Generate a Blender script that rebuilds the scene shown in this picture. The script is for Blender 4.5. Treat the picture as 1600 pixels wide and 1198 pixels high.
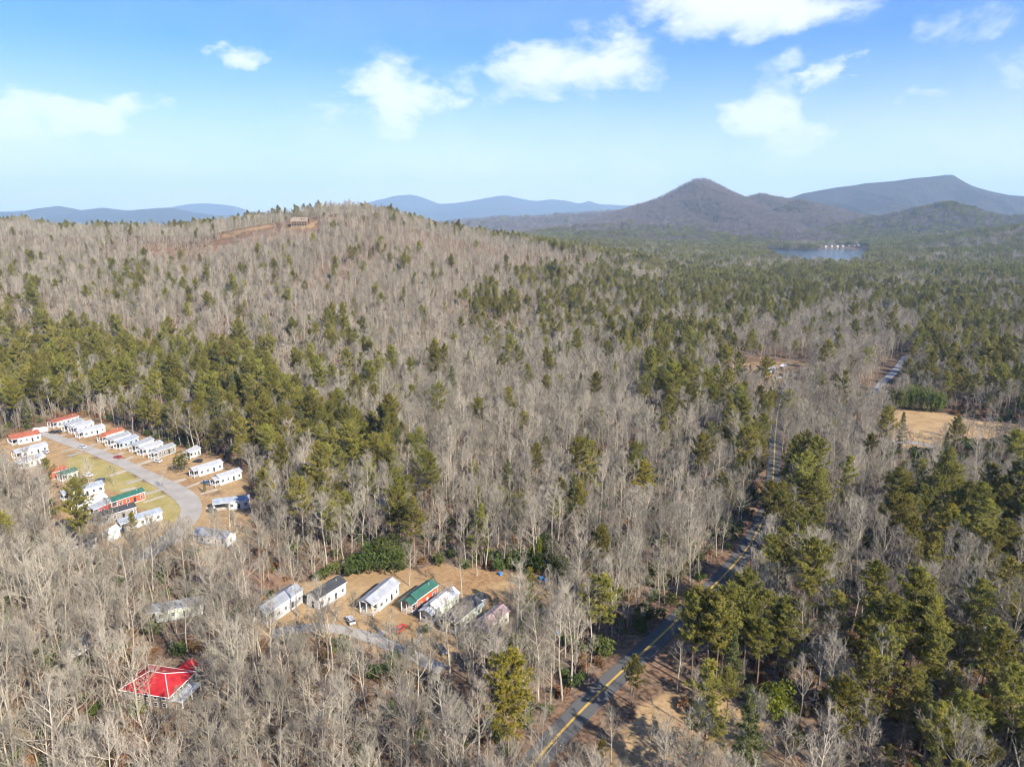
import bpy, math, random
import numpy as np
from mathutils import Vector
for o in list(bpy.data.objects): bpy.data.objects.remove(o)
sc = bpy.context.scene
rng = np.random.default_rng(11)
random.seed(5)
R = math.radians

# ------------------------------------------------------------------ camera
CAM_H, PITCH, F = 115.0, R(13.4), 1067.0
cam = bpy.data.cameras.new('camera'); cam.lens = 24.0; cam.sensor_width = 36.0
cam.clip_start = 1.0; cam.clip_end = 60000.0
cam_o = bpy.data.objects.new('camera', cam); sc.collection.objects.link(cam_o)
cam_o.location = (0, 0, CAM_H); cam_o.rotation_euler = (R(90) - PITCH, 0, 0)
sc.camera = cam_o

# ------------------------------------------------------------------ light, sky
SUN_EL, SUN_AZ = R(35), R(137)          # azimuth clockwise from +Y (view direction): behind the camera, to the right
SUN_STRENGTH, SKY_STRENGTH, EXPOSURE = 5.0, 0.068, 1.36
SKY_TINT, CLOUD_COL = (.25, .64, 1.32, 1), (8.0, 8.0, 8.1, 1)
sv = Vector((math.sin(SUN_AZ) * math.cos(SUN_EL), math.cos(SUN_AZ) * math.cos(SUN_EL), math.sin(SUN_EL)))
sun = bpy.data.lights.new('sun', 'SUN'); sun.energy = SUN_STRENGTH; sun.angle = R(0.53); sun.color = (1.0, 0.92, 0.80)
sun_o = bpy.data.objects.new('sun', sun); sc.collection.objects.link(sun_o)
sun_o.rotation_euler = (-sv).to_track_quat('-Z', 'Y').to_euler(); sun_o.location = (0, 0, 300)

def px_dir(px, py):
    x = (px - 800.0) / F; y = (599.0 - py) / F
    d = Vector((x, math.cos(PITCH) + y * math.sin(PITCH), -math.sin(PITCH) + y * math.cos(PITCH)))
    return d.normalized()

def build_world():
    w = bpy.data.worlds.new('World'); sc.world = w; w.use_nodes = True
    nt = w.node_tree; N = nt.nodes; L = nt.links; N.clear()
    def node(t, **k):
        n = N.new(t)
        for a, b in k.items(): setattr(n, a, b)
        return n
    def inp(sock, v):
        if isinstance(v, bpy.types.NodeSocket): L.new(v, sock)
        else: sock.default_value = v
    def math_(op, a, b=0.0, c=None, clamp=False):
        n = node('ShaderNodeMath', operation=op, use_clamp=clamp); inp(n.inputs[0], a); inp(n.inputs[1], b)
        if c is not None: inp(n.inputs[2], c)
        return n.outputs[0]
    def vmath(op, a, b):
        n = node('ShaderNodeVectorMath', operation=op); inp(n.inputs[0], a); inp(n.inputs[1], b); return n
    sky = node('ShaderNodeTexSky', sky_type='NISHITA'); sky.sun_disc = False
    sky.sun_elevation = SUN_EL; sky.sun_rotation = SUN_AZ; sky.altitude = 500; sky.air_density = 1.0; sky.dust_density = 0.5; sky.ozone_density = 1.6
    tc = node('ShaderNodeTexCoord'); d = tc.outputs['Generated']
    sep = node('ShaderNodeSeparateXYZ'); L.new(d, sep.inputs[0])
    u = math_('ARCTAN2', sep.outputs[0], sep.outputs[1]); v = math_('ARCSINE', sep.outputs[2])
    cmb = node('ShaderNodeCombineXYZ'); L.new(u, cmb.inputs[0]); L.new(v, cmb.inputs[1]); uv = cmb.outputs[0]
    # fine and coarse cloud texture in sky direction, stretched sideways
    sc1 = vmath('MULTIPLY', uv, (1.0, 1.7, 1.0)).outputs[0]
    n2 = node('ShaderNodeTexNoise'); n2.inputs['Scale'].default_value = 3.2; n2.inputs['Detail'].default_value = 4.0; n2.inputs['Roughness'].default_value = 0.6
    L.new(vmath('ADD', sc1, (7.3, 2.1, 4.0)).outputs[0], n2.inputs['Vector'])
    veil = node('ShaderNodeMapRange'); L.new(n2.outputs['Fac'], veil.inputs[0]); veil.inputs[1].default_value = .42; veil.inputs[2].default_value = .75; veil.inputs[3].default_value = 0.0; veil.inputs[4].default_value = .09
    low = node('ShaderNodeMapRange', interpolation_type='SMOOTHSTEP'); L.new(v, low.inputs[0]); low.inputs[1].default_value = -.02; low.inputs[2].default_value = .24; low.inputs[3].default_value = 1.0; low.inputs[4].default_value = 0.0
    lowv = math_('MULTIPLY', low.outputs[0], math_('MULTIPLY_ADD', n2.outputs['Fac'], 1.1, .45), clamp=True)
    thin = math_('MAXIMUM', veil.outputs[0], lowv)          # thin high cloud, thicker towards the horizon
    tint = node('ShaderNodeMix', data_type='RGBA', blend_type='MULTIPLY'); tint.inputs[0].default_value = 1.0
    L.new(sky.outputs[0], tint.inputs[6]); tint.inputs[7].default_value = SKY_TINT
    def cloudy(fac):
        mix = node('ShaderNodeMix', data_type='RGBA'); L.new(fac, mix.inputs[0]); L.new(tint.outputs[2], mix.inputs[6]); mix.inputs[7].default_value = CLOUD_COL
        bg = node('ShaderNodeBackground'); bg.inputs[1].default_value = SKY_STRENGTH; L.new(mix.outputs[2], bg.inputs[0]); return bg.outputs[0]
    # the same broken cloud all round the sky
    au = math_('ABSOLUTE', u)
    side = node('ShaderNodeMapRange'); L.new(au, side.inputs[0]); side.inputs[1].default_value = .82; side.inputs[2].default_value = 1.1
    high = node('ShaderNodeMapRange'); L.new(v, high.inputs[0]); high.inputs[1].default_value = .37; high.inputs[2].default_value = .6
    elsewhere = math_('MAXIMUM', side.outputs[0], high.outputs[0])
    n3 = node('ShaderNodeTexNoise'); n3.inputs['Scale'].default_value = 3.0; n3.inputs['Detail'].default_value = 3.0; L.new(d, n3.inputs['Vector'])
    gen = node('ShaderNodeMapRange', interpolation_type='SMOOTHSTEP'); L.new(n3.outputs['Fac'], gen.inputs[0]); gen.inputs[1].default_value = .5; gen.inputs[2].default_value = .75; gen.inputs[4].default_value = .7
    round_ = cloudy(math_('MAXIMUM', thin, math_('MULTIPLY', elsewhere, gen.outputs[0])))
    # the cloud banks over the mountains (column, row, half width, half height, weight), broken up by noise
    n1 = node('ShaderNodeTexNoise'); n1.inputs['Scale'].default_value = 10.0; n1.inputs['Detail'].default_value = 9.0; n1.inputs['Roughness'].default_value = 0.62; n1.inputs['Distortion'].default_value = 0.5
    L.new(sc1, n1.inputs['Vector'])
    clouds = [(115, 175, 105, 30, 1.2), (40, 195, 90, 40, .9), (195, 158, 40, 14, .8), (390, 95, 42, 16, .85), (160, 300, 45, 30, .85),
              (610, 170, 70, 50, 1.1), (580, 205, 85, 40, .8), (880, 105, 130, 40, 1.05), (820, 130, 120, 45, .6), (930, 140, 60, 30, .7), (730, 155, 50, 25, .6),
              (1150, 20, 120, 30, 1.0), (1060, 40, 50, 18, .8), (1250, 5, 90, 18, .75), (1215, 190, 70, 45, 1.1), (1200, 135, 50, 40, .65), (1300, 133, 28, 19, 1.0),
              (1500, 45, 60, 25, .55), (1430, 165, 45, 14, .55), (1560, 135, 60, 28, .5), (700, 262, 70, 18, .8), (60, 228, 70, 22, .6), (1530, 200, 30, 60, .3)]
    tot = None
    nw = node('ShaderNodeTexNoise'); nw.inputs['Scale'].default_value = 7.0; nw.inputs['Detail'].default_value = 6.0; nw.inputs['Roughness'].default_value = .6; L.new(vmath('ADD', sc1, (3.1, 8.4, 1.0)).outputs[0], nw.inputs['Vector'])
    uvw = vmath('ADD', uv, vmath('MULTIPLY', vmath('SUBTRACT', nw.outputs['Color'], (.5, .5, .5)).outputs[0], (.30, .13, 0)).outputs[0]).outputs[0]
    for (cx, cy, hw, hh, a) in clouds:
        dd = px_dir(cx, cy); cu = math.atan2(dd.x, dd.y); cv = math.asin(dd.z)
        q = vmath('SUBTRACT', uvw, (cu, cv, 0)).outputs[0]
        q = vmath('MULTIPLY', q, (F / hw / 1.8, F / hh / 1.8, 0)).outputs[0]
        ln = node('ShaderNodeVectorMath', operation='LENGTH'); L.new(q, ln.inputs[0])
        mr = node('ShaderNodeMapRange', interpolation_type='SMOOTHSTEP'); L.new(ln.outputs['Value'], mr.inputs[0])
        mr.inputs[1].default_value = 0.0; mr.inputs[2].default_value = 1.0; mr.inputs[3].default_value = a; mr.inputs[4].default_value = 0.0
        tot = mr.outputs[0] if tot is None else math_('MAXIMUM', tot, mr.outputs[0])
    body = math_('ADD', math_('MULTIPLY_ADD', n1.outputs['Fac'], 2.7, -1.35), math_('MULTIPLY_ADD', n2.outputs['Fac'], .8, -.40))
    dens = math_('ADD', math_('MULTIPLY', tot, 1.4), body)
    mr = node('ShaderNodeMapRange', interpolation_type='SMOOTHSTEP'); L.new(dens, mr.inputs[0]); mr.inputs[1].default_value = 0.02; mr.inputs[2].default_value = 1.45; mr.inputs[3].default_value = 0; mr.inputs[4].default_value = 0.8
    gate = node('ShaderNodeMapRange'); L.new(tot, gate.inputs[0]); gate.inputs[1].default_value = 0.0; gate.inputs[2].default_value = .35
    banks = cloudy(math_('MAXIMUM', math_('MULTIPLY', mr.outputs[0], gate.outputs[0]), thin))
    here = math_('MULTIPLY', math_('LESS_THAN', au, .82), math_('MULTIPLY', math_('LESS_THAN', v, .37), math_('GREATER_THAN', v, -.02)))
    ms = node('ShaderNodeMixShader'); L.new(here, ms.inputs[0]); L.new(round_, ms.inputs[1]); L.new(banks, ms.inputs[2])
    out = node('ShaderNodeOutputWorld'); L.new(ms.outputs[0], out.inputs[0])
build_world()
vs = sc.view_settings
vs.view_transform = 'Standard'; vs.look = 'None'; vs.gamma = 1.0; vs.exposure = EXPOSURE; vs.use_curve_mapping = False
cy = sc.cycles
cy.max_bounces = 4; cy.diffuse_bounces = 1; cy.glossy_bounces = 2; cy.transmission_bounces = 2; cy.volume_bounces = 0; cy.transparent_max_bounces = 4
cy.caustics_reflective = False; cy.caustics_refractive = False
cy.use_denoising = True; cy.denoiser = 'OPENIMAGEDENOISE'; cy.denoising_input_passes = 'RGB_ALBEDO_NORMAL'; cy.denoising_prefilter = 'ACCURATE'; cy.filter_width = 1.2
cy.use_adaptive_sampling = True; cy.adaptive_threshold = 0.035; cy.adaptive_min_samples = 16

# ------------------------------------------------------------------ noise and terrain
_perm = np.random.default_rng(3).random((256, 256))
def vnoise(x, y):
    xi = np.floor(x).astype(int); yi = np.floor(y).astype(int); fx = x - xi; fy = y - yi
    fx = fx * fx * (3 - 2 * fx); fy = fy * fy * (3 - 2 * fy)
    a = _perm[xi & 255, yi & 255]; b = _perm[(xi + 1) & 255, yi & 255]; c = _perm[xi & 255, (yi + 1) & 255]; d = _perm[(xi + 1) & 255, (yi + 1) & 255]
    return (a * (1 - fx) + b * fx) * (1 - fy) + (c * (1 - fx) + d * fx) * fy
def fbm(x, y, s, octv=4, g=0.5):
    t = 0; a = 1; n = 0
    for k in range(octv):
        t = t + a * (vnoise(x / s + 13.7 * k, y / s + 7.1 * k) - 0.5) * 2; n += a; a *= g; s *= 0.5
    return t / n
def sstep(a, b, x):
    t = np.clip((x - a) / (b - a), 0, 1); return t * t * (3 - 2 * t)
def elev_z(py, dist):
    return CAM_H + dist * np.tan(np.arctan((599 - py) / F) - PITCH)

# near wooded hill: column -> skyline row of the tree tops, distance of crest, distance of foot
HC = np.array([-500, -200, 0, 50, 100, 200, 300, 350, 400, 450, 500, 540, 580, 620, 660, 700, 750, 800, 850, 900, 1000, 1100, 1200, 1500])
HS = np.array([345, 340, 338, 333, 346, 344, 344, 338, 328, 320, 313, 308, 310, 321, 334, 345, 355, 363, 371, 380, 396, 412, 420, 420])
HD = np.array([1000, 1000, 1000, 1000, 1000, 1000, 1000, 990, 980, 980, 990, 1000, 1000, 1000, 1000, 1010, 1030, 1060, 1120, 1200, 1350, 1500, 1500, 1500])
HF = np.array([520, 520, 520, 520, 510, 500, 480, 470, 460, 460, 470, 480, 490, 500, 520, 550, 600, 650, 720, 800, 950, 1100, 1100, 1100])
HZ = np.maximum(0, elev_z(HS + 22.0 * F / HD, HD)); HZ[-3:] = (6, 0, 0)
def hill(x, y):
    y1 = np.maximum(y, 60.0); c = 800 + F * x / (0.973 * y1 + 15)
    d = np.interp(c, HC, HD); f = np.interp(c, HC, HF); z = np.interp(c, HC, HZ)
    t = np.clip((y - f) / (d - f), 0, 1)
    up = t ** 1.25; up = np.where(t > .86, up * (1 - .25 * (t - .86) ** 2), up)
    back = sstep(0, 900, y - d)
    n = fbm(x, y * 0.5, 170, 3) * 16 * np.sin(np.pi * np.clip(t, 0, 1)) * sstep(10, 60, z)
    return z * up * (1 - .6 * back) + n
def ridge(x, y, pts, D, wf, wb, seed, rough):
    c = np.array([p[0] for p in pts], float); r = np.array([p[1] for p in pts], float)
    X = (c - 800) / F * 0.973 * D; Z = elev_z(r, D)
    z = np.interp(x, X, Z)
    t = np.where(y < D, (D - y) / wf, (y - D) / wb); t = np.clip(t, 0, 1)
    fall = (1 - t) ** 1.35
    sp = (1 - np.abs(fbm(x + seed, (y + seed) * 0.45, wf * 0.32, 4, .55))) - .75
    return z * fall + z * sp * rough * np.sin(np.pi * np.clip(t * 1.0, 0, 1)) * 1.3
NEAR_R = [(1440, 392), (1500, 382), (1540, 375), (1570, 367), (1600, 362), (1680, 350), (1800, 340), (2100, 345)]
def lake_d(x, y):
    u = (y - 1870) / 1180; return ((((x - 842 - 488 * u) / (115 + 125 * np.clip(u, 0, 1))) ** 4 + ((y - 2460) / 590) ** 4) ** .25)
def ground_z(x, y):
    x = np.asarray(x, float); y = np.asarray(y, float)
    r = np.hypot(x, y)
    base = fbm(x, y, 190, 3) * 2.2 * sstep(80, 260, r) + fbm(x + 500, y, 900, 2) * 14 * sstep(700, 1800, r) * (1 - sstep(300, 700, x) * sstep(1250, 1450, y)) * (1 - sstep(2100, 2300, y) * (1 - sstep(3050, 3400, y)) )
    h = base + hill(x, y)
    h = h + np.maximum(0, ridge(x, y, NEAR_R, 2500, 700, 1200, 40, .3)) * sstep(900, 1350, x)
    lake = 1 - sstep(.9, 1.12, lake_d(x, y))
    return h * (1 - lake) + lake * -5.0
def at(px, py, zoff=0.0):
    d = px_dir(px, py)
    t = 60 * 1.004 ** np.arange(1350)
    X, Y, Z = d.x * t, d.y * t, CAM_H + d.z * t
    g = Z - ground_z(X, Y) - zoff
    k = np.argmax(g < 0)
    if g[k] >= 0: k = len(t) - 1
    k = max(k, 1); f = g[k - 1] / (g[k - 1] - g[k] + 1e-9); tt = t[k - 1] + f * (t[k] - t[k - 1])
    return Vector((d.x * tt, d.y * tt, 0))
def gpt(px, py, zoff=0.0):
    p = at(px, py, zoff); p.z = float(ground_z(p.x, p.y)); return p
def wpoly(pts, zoff=0.0): return np.array([at(a, b, zoff)[:2] for a, b in pts])
def inside(poly, x, y):
    r = np.zeros(len(x), bool); n = len(poly); j = n - 1
    for i in range(n):
        xi, yi = poly[i]; xj, yj = poly[j]
        if yi != yj:
            r ^= ((yi > y) != (yj > y)) & (x < (xj - xi) * (y - yi) / (yj - yi) + xi)
        j = i
    return r
def pdist(line, x, y):
    best = np.full(len(x), 1e9)
    for (ax, ay), (bx, by) in zip(line[:-1], line[1:]):
        dx, dy = bx - ax, by - ay; l2 = dx * dx + dy * dy + 1e-9
        t = np.clip(((x - ax) * dx + (y - ay) * dy) / l2, 0, 1)
        best = np.minimum(best, np.hypot(x - ax - t * dx, y - ay - t * dy))
    return best
def project(P):
    P = np.asarray(P, float); x, y, z = P[..., 0], P[..., 1], P[..., 2] - CAM_H
    dep = y * math.cos(PITCH) - z * math.sin(PITCH); up = y * math.sin(PITCH) + z * math.cos(PITCH)
    return 800 + F * x / dep, 599 - F * up / dep, dep

# ------------------------------------------------------------------ object helpers
COL = sc.collection
def tag(o, label=None, cat=None, group=None, kind=None):
    if label: o['label'] = label
    if cat: o['category'] = cat
    if group: o['group'] = group
    if kind: o['kind'] = kind
    return o
class MB:
    def __init__(s): s.v = []; s.f = []; s.n = 0
    def add(s, v, f):
        v = np.asarray(v, float).reshape(-1, 3); s.v.append(v); s.f += [tuple(int(i) + s.n for i in q) for q in f]; s.n += len(v); return s
    def box(s, x0, x1, y0, y1, z0, z1):
        v = [(x0, y0, z0), (x1, y0, z0), (x1, y1, z0), (x0, y1, z0), (x0, y0, z1), (x1, y0, z1), (x1, y1, z1), (x0, y1, z1)]
        return s.add(v, [(0, 3, 2, 1), (4, 5, 6, 7), (0, 1, 5, 4), (1, 2, 6, 5), (2, 3, 7, 6), (3, 0, 4, 7)])
    def prism(s, prof, y0, y1):           # profile in x,z extruded along y
        n = len(prof); v = [(a, y0, b) for a, b in prof] + [(a, y1, b) for a, b in prof]
        f = [tuple(range(n)), tuple(range(2 * n - 1, n - 1, -1))] + [(i, i + n, (i + 1) % n + n, (i + 1) % n) for i in range(n)]
        return s.add(v, f)
    def tube(s, pts, rad, sides=6, cap=True):
        v, f = tube(np.array(pts, float), np.array(rad, float), sides); s.add(v, f)
        return s
    def mesh(s, name):
        m = bpy.data.meshes.new(name); m.from_pydata(np.concatenate(s.v).tolist(), [], s.f); m.update(); return m
    def build(s, name, mat, parent=None, loc=None, smooth=False):
        m = s.mesh(name); m.materials.append(mat); return link(name, m, parent, loc, smooth)
def link(name, me, parent=None, loc=None, smooth=False):
    o = bpy.data.objects.new(name, me); COL.objects.link(o)
    if parent: o.parent = parent
    if loc is not None: o.location = loc
    if smooth and me: me.shade_smooth()
    return o
def empty(name, loc, rz=0.0, s=1.0):
    o = bpy.data.objects.new(name, None); COL.objects.link(o); o.location = loc; o.rotation_euler = (0, 0, rz); o.scale = (s, s, s); o.empty_display_size = .2; return o
def tube(P, rad, sides):
    n = len(P); T = np.gradient(P, axis=0); T /= np.linalg.norm(T, axis=1, keepdims=True) + 1e-9
    up = np.where(np.abs(T[:, 2:3]) > .9, np.array([[1., 0, 0]]), np.array([[0, 0, 1.]]))
    A = np.cross(T, up); A /= np.linalg.norm(A, axis=1, keepdims=True) + 1e-9
    for i in range(1, n):
        if np.dot(A[i], A[i - 1]) < 0: A[i] *= -1
    B = np.cross(T, A)
    an = np.arange(sides) * 2 * np.pi / sides
    V = (P[:, None, :] + rad[:, None, None] * (np.cos(an)[None, :, None] * A[:, None, :] + np.sin(an)[None, :, None] * B[:, None, :])).reshape(-1, 3)
    Fc = [(i * sides + j, i * sides + (j + 1) % sides, (i + 1) * sides + (j + 1) % sides, (i + 1) * sides + j) for i in range(n - 1) for j in range(sides)]
    Fc.append(tuple((n - 1) * sides + j for j in range(sides)))
    return V, Fc

# ------------------------------------------------------------------ materials
MATS = {}
def material(name, col, rough=0.8, var=0.0, rnd=0.0, nscale=2.0, col2=None, metal=0.0, spec=0.3, bump=0.0, coords='Object', wave=None, hue=0.0):
    m = bpy.data.materials.new(name); m.use_nodes = True; nt = m.node_tree; N = nt.nodes; L = nt.links
    b = N['Principled BSDF']; b.inputs['Roughness'].default_value = rough; b.inputs['Metallic'].default_value = metal; b.inputs['Specular IOR Level'].default_value = spec
    c = (*col, 1); c2 = (*(col2 if col2 else tuple(k * (1 - var) for k in col)), 1)
    src = None
    tc = N.new('ShaderNodeTexCoord')
    if var > 0 or col2:
        t = N.new('ShaderNodeTexNoise'); t.inputs['Scale'].default_value = nscale; t.inputs['Detail'].default_value = 5; L.new(tc.outputs[coords], t.inputs['Vector'])
        ra = N.new('ShaderNodeMapRange'); ra.inputs[1].default_value = .35; ra.inputs[2].default_value = .65; L.new(t.outputs['Fac'], ra.inputs[0])
        mx = N.new('ShaderNodeMix'); mx.data_type = 'RGBA'; L.new(ra.outputs[0], mx.inputs[0]); mx.inputs[6].default_value = c; mx.inputs[7].default_value = c2; src = mx.outputs[2]
    if rnd > 0 or hue > 0:
        oi = N.new('ShaderNodeObjectInfo'); hs = N.new('ShaderNodeHueSaturation')
        mr = N.new('ShaderNodeMapRange'); L.new(oi.outputs['Random'], mr.inputs[0]); mr.inputs[3].default_value = 1 - rnd; mr.inputs[4].default_value = 1 + rnd; L.new(mr.outputs[0], hs.inputs['Value'])
        m2 = N.new('ShaderNodeMath'); m2.operation = 'MULTIPLY'; L.new(oi.outputs['Random'], m2.inputs[0]); m2.inputs[1].default_value = 7.31
        m3 = N.new('ShaderNodeMath'); m3.operation = 'FRACT'; L.new(m2.outputs[0], m3.inputs[0])
        mh = N.new('ShaderNodeMapRange'); L.new(m3.outputs[0], mh.inputs[0]); mh.inputs[3].default_value = .5 - hue; mh.inputs[4].default_value = .5 + hue; L.new(mh.outputs[0], hs.inputs['Hue'])
        if src: L.new(src, hs.inputs['Color'])
        else: hs.inputs['Color'].default_value = c
        src = hs.outputs[0]
    if src: L.new(src, b.inputs['Base Color'])
    else: b.inputs['Base Color'].default_value = c
    if wave:                                # lapped boards or roof ribs: fine relief
        wv = N.new('ShaderNodeTexWave'); wv.bands_direction = wave[0]; wv.inputs['Scale'].default_value = wave[1]; wv.inputs['Distortion'].default_value = 0; L.new(tc.outputs['Object'], wv.inputs['Vector'])
        bp = N.new('ShaderNodeBump'); bp.inputs['Strength'].default_value = .5; bp.inputs['Distance'].default_value = wave[2]; L.new(wv.outputs['Fac'], bp.inputs['Height']); L.new(bp.outputs[0], b.inputs['Normal'])
    elif bump > 0:
        t2 = N.new('ShaderNodeTexNoise'); t2.inputs['Scale'].default_value = nscale * 3; t2.inputs['Detail'].default_value = 6; L.new(tc.outputs[coords], t2.inputs['Vector'])
        bp = N.new('ShaderNodeBump'); bp.inputs['Strength'].default_value = .6; bp.inputs['Distance'].default_value = bump; L.new(t2.outputs['Fac'], bp.inputs['Height']); L.new(bp.outputs[0], b.inputs['Normal'])
    MATS[name] = m; return m
M = MATS
def matte(name, col, rnd, hue):
    m = bpy.data.materials.new(name); m.use_nodes = True; N = m.node_tree.nodes; L = m.node_tree.links; N.remove(N['Principled BSDF'])
    oi = N.new('ShaderNodeObjectInfo'); hs = N.new('ShaderNodeHueSaturation'); mr = N.new('ShaderNodeMapRange'); L.new(oi.outputs['Random'], mr.inputs[0]); mr.inputs[3].default_value = 1 - rnd; mr.inputs[4].default_value = 1 + rnd; L.new(mr.outputs[0], hs.inputs['Value'])
    m2 = N.new('ShaderNodeMath'); m2.operation = 'MULTIPLY'; L.new(oi.outputs['Random'], m2.inputs[0]); m2.inputs[1].default_value = 7.31
    m3 = N.new('ShaderNodeMath'); m3.operation = 'FRACT'; L.new(m2.outputs[0], m3.inputs[0])
    mh = N.new('ShaderNodeMapRange'); L.new(m3.outputs[0], mh.inputs[0]); mh.inputs[3].default_value = .5 - hue; mh.inputs[4].default_value = .5 + hue; L.new(mh.outputs[0], hs.inputs['Hue']); hs.inputs['Color'].default_value = (*col, 1)
    d = N.new('ShaderNodeBsdfDiffuse'); L.new(hs.outputs[0], d.inputs[0]); L.new(d.outputs[0], N['Material Output'].inputs[0]); MATS[name] = m; return m
matte('bark_grey', (.33, .29, .225), .42, .008)
matte('twig_grey', (.268, .236, .182), .38, .008)
matte('twig_mountain', (.165, .132, .12), .35, .01)
matte('bark_pine', (.2, .145, .11), .25, .01)
def foliage(name, col, col2, rnd, hue, nscale=.3, thru=.35):
    m = bpy.data.materials.new(name); m.use_nodes = True; N = m.node_tree.nodes; L = m.node_tree.links; N.remove(N['Principled BSDF'])
    tc = N.new('ShaderNodeTexCoord'); t = N.new('ShaderNodeTexNoise'); t.inputs['Scale'].default_value = nscale; t.inputs['Detail'].default_value = 2; L.new(tc.outputs['Object'], t.inputs['Vector'])
    ra = N.new('ShaderNodeMapRange'); ra.inputs[1].default_value = .38; ra.inputs[2].default_value = .62; L.new(t.outputs['Fac'], ra.inputs[0])
    mx = N.new('ShaderNodeMix'); mx.data_type = 'RGBA'; L.new(ra.outputs[0], mx.inputs[0]); mx.inputs[6].default_value = (*col, 1); mx.inputs[7].default_value = (*col2, 1)
    oi = N.new('ShaderNodeObjectInfo'); hs = N.new('ShaderNodeHueSaturation'); mr = N.new('ShaderNodeMapRange'); L.new(oi.outputs['Random'], mr.inputs[0]); mr.inputs[3].default_value = 1 - rnd; mr.inputs[4].default_value = 1 + rnd; L.new(mr.outputs[0], hs.inputs['Value'])
    m2 = N.new('ShaderNodeMath'); m2.operation = 'MULTIPLY'; L.new(oi.outputs['Random'], m2.inputs[0]); m2.inputs[1].default_value = 7.31
    m3 = N.new('ShaderNodeMath'); m3.operation = 'FRACT'; L.new(m2.outputs[0], m3.inputs[0])
    mh = N.new('ShaderNodeMapRange'); L.new(m3.outputs[0], mh.inputs[0]); mh.inputs[3].default_value = .5 - hue; mh.inputs[4].default_value = .5 + hue; L.new(mh.outputs[0], hs.inputs['Hue']); L.new(mx.outputs[2], hs.inputs['Color'])
    d = N.new('ShaderNodeBsdfDiffuse'); tr = N.new('ShaderNodeBsdfTranslucent'); ms = N.new('ShaderNodeMixShader'); ms.inputs[0].default_value = thru
    L.new(hs.outputs[0], d.inputs[0]); L.new(hs.outputs[0], tr.inputs[0]); L.new(d.outputs[0], ms.inputs[1]); L.new(tr.outputs[0], ms.inputs[2]); L.new(ms.outputs[0], N['Material Output'].inputs[0])
    MATS[name] = m; return m
foliage('needles', (.285, .255, .056), (.185, .178, .048), .3, .014, thru=.42)
foliage('needles_bright', (.33, .275, .045), (.24, .215, .04), .1, .01)
foliage('needles_dark', (.18, .185, .068), (.12, .13, .05), .25, .02)
foliage('leaf_dark', (.12, .145, .04), (.07, .092, .026), .3, .03, .6, .2)
foliage('leaf_ivy', (.27, .29, .04), (.2, .22, .03), .1, .01)
foliage('leaf_brown', (.30, .18, .085), (.2, .11, .06), .25, .02)
foliage('bamboo', (.20, .22, .06), (.12, .15, .04), .2, .02)
material('asphalt', (.105, .104, .102), .9, .3, 0, .35, spec=.05, bump=.01, coords='Generated')
material('asphalt_pale', (.33, .305, .27), .92, .22, 0, .12, spec=.05, bump=.01)
material('asphalt_side', (.30, .30, .30), .9, .2, 0, .12, spec=.05)
material('paint_yellow', (.72, .46, .05), .7, .25, 0, .6)
material('paint_white', (.75, .75, .73), .7, .3, 0, .6)
material('concrete', (.38, .33, .27), .9, .2, 0, .3, spec=.05)
material('wood_deck', (.42, .30, .19), .85, .3, 0, 1.5)
material('trim_white', (.68, .68, .67), .6)
material('glass_dark', (.025, .03, .036), .08, spec=.6)
material('gutter', (.5, .5, .5), .4)
material('rubber', (.02, .02, .02), .9)
material('rim_metal', (.5, .5, .52), .3, metal=.9)
material('pole_wood', (.16, .125, .095), .95, .3, 0, 1.0)
material('wire', (.03, .03, .03), .6)
material('stone_brown', (.26, .21, .16), .9, .45, 0, 1.6, bump=.03)
material('tarp_blue', (.05, .19, .42), .5)
material('metal_grey', (.42, .43, .44), .5)
SID, ROOF = {}, {}
for k, c in dict(white=(.60, .60, .58), grey=(.40, .41, .42), blue=(.36, .43, .50), green=(.52, .58, .44), palegreen=(.64, .70, .57), red=(.50, .085, .028), orange=(.40, .095, .04), taupe=(.24, .22, .19), brown=(.20, .10, .06), cream=(.66, .60, .48), darkgrey=(.17, .175, .18), crimson=(.42, .03, .03)).items():
    SID[k] = material('siding_' + k, c, .7, .22, 0, .5, wave=('Z', 3.0, .02))
for k, c in dict(grey=(.26, .275, .295), light=(.34, .35, .37), white=(.66, .66, .66), black=(.045, .047, .052), dark=(.085, .088, .095), green=(.055, .18, .12), teal=(.035, .115, .085), rust=(.26, .085, .05), red=(.40, .022, .026), mauve=(.42, .29, .29), brown=(.25, .19, .14), brick=(.33, .105, .055), blue=(.27, .30, .35)).items():
    ROOF[k] = material('roof_' + k, c, .45 if k not in ('black', 'dark', 'brown') else .9, .32, 0, .45, wave=('Y', 2.2, .03), spec=.3)
#PART2
# ------------------------------------------------------------------ layout (rows and columns of the photograph brought down onto the terrain)
ROAD = [(790, 1245), (815, 1215), (863, 1157), (912, 1106), (961, 1058), (996, 1027), (1027, 1000), (1063, 964), (1096, 933), (1126, 906), (1163, 865), (1186, 828), (1200, 796), (1207, 765), (1210, 715), (1211, 686), (1215, 645), (1224, 610), (1240, 585)]
LOOP = [(62, 674), (85, 683), (112, 693), (150, 706), (190, 723), (225, 740), (255, 755), (282, 769), (298, 783), (304, 797), (297, 813), (282, 828), (262, 842), (240, 858), (215, 876)]
LANE = [(425, 990), (460, 978), (500, 972), (545, 984), (590, 999), (625, 1013), (658, 1030), (692, 1047)]
SIDE = [(1352, 640), (1366, 615), (1378, 598), (1395, 584), (1408, 568), (1416, 556)]
DRIVE = [(1395, 690), (1420, 688), (1450, 693), (1480, 706)]
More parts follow.
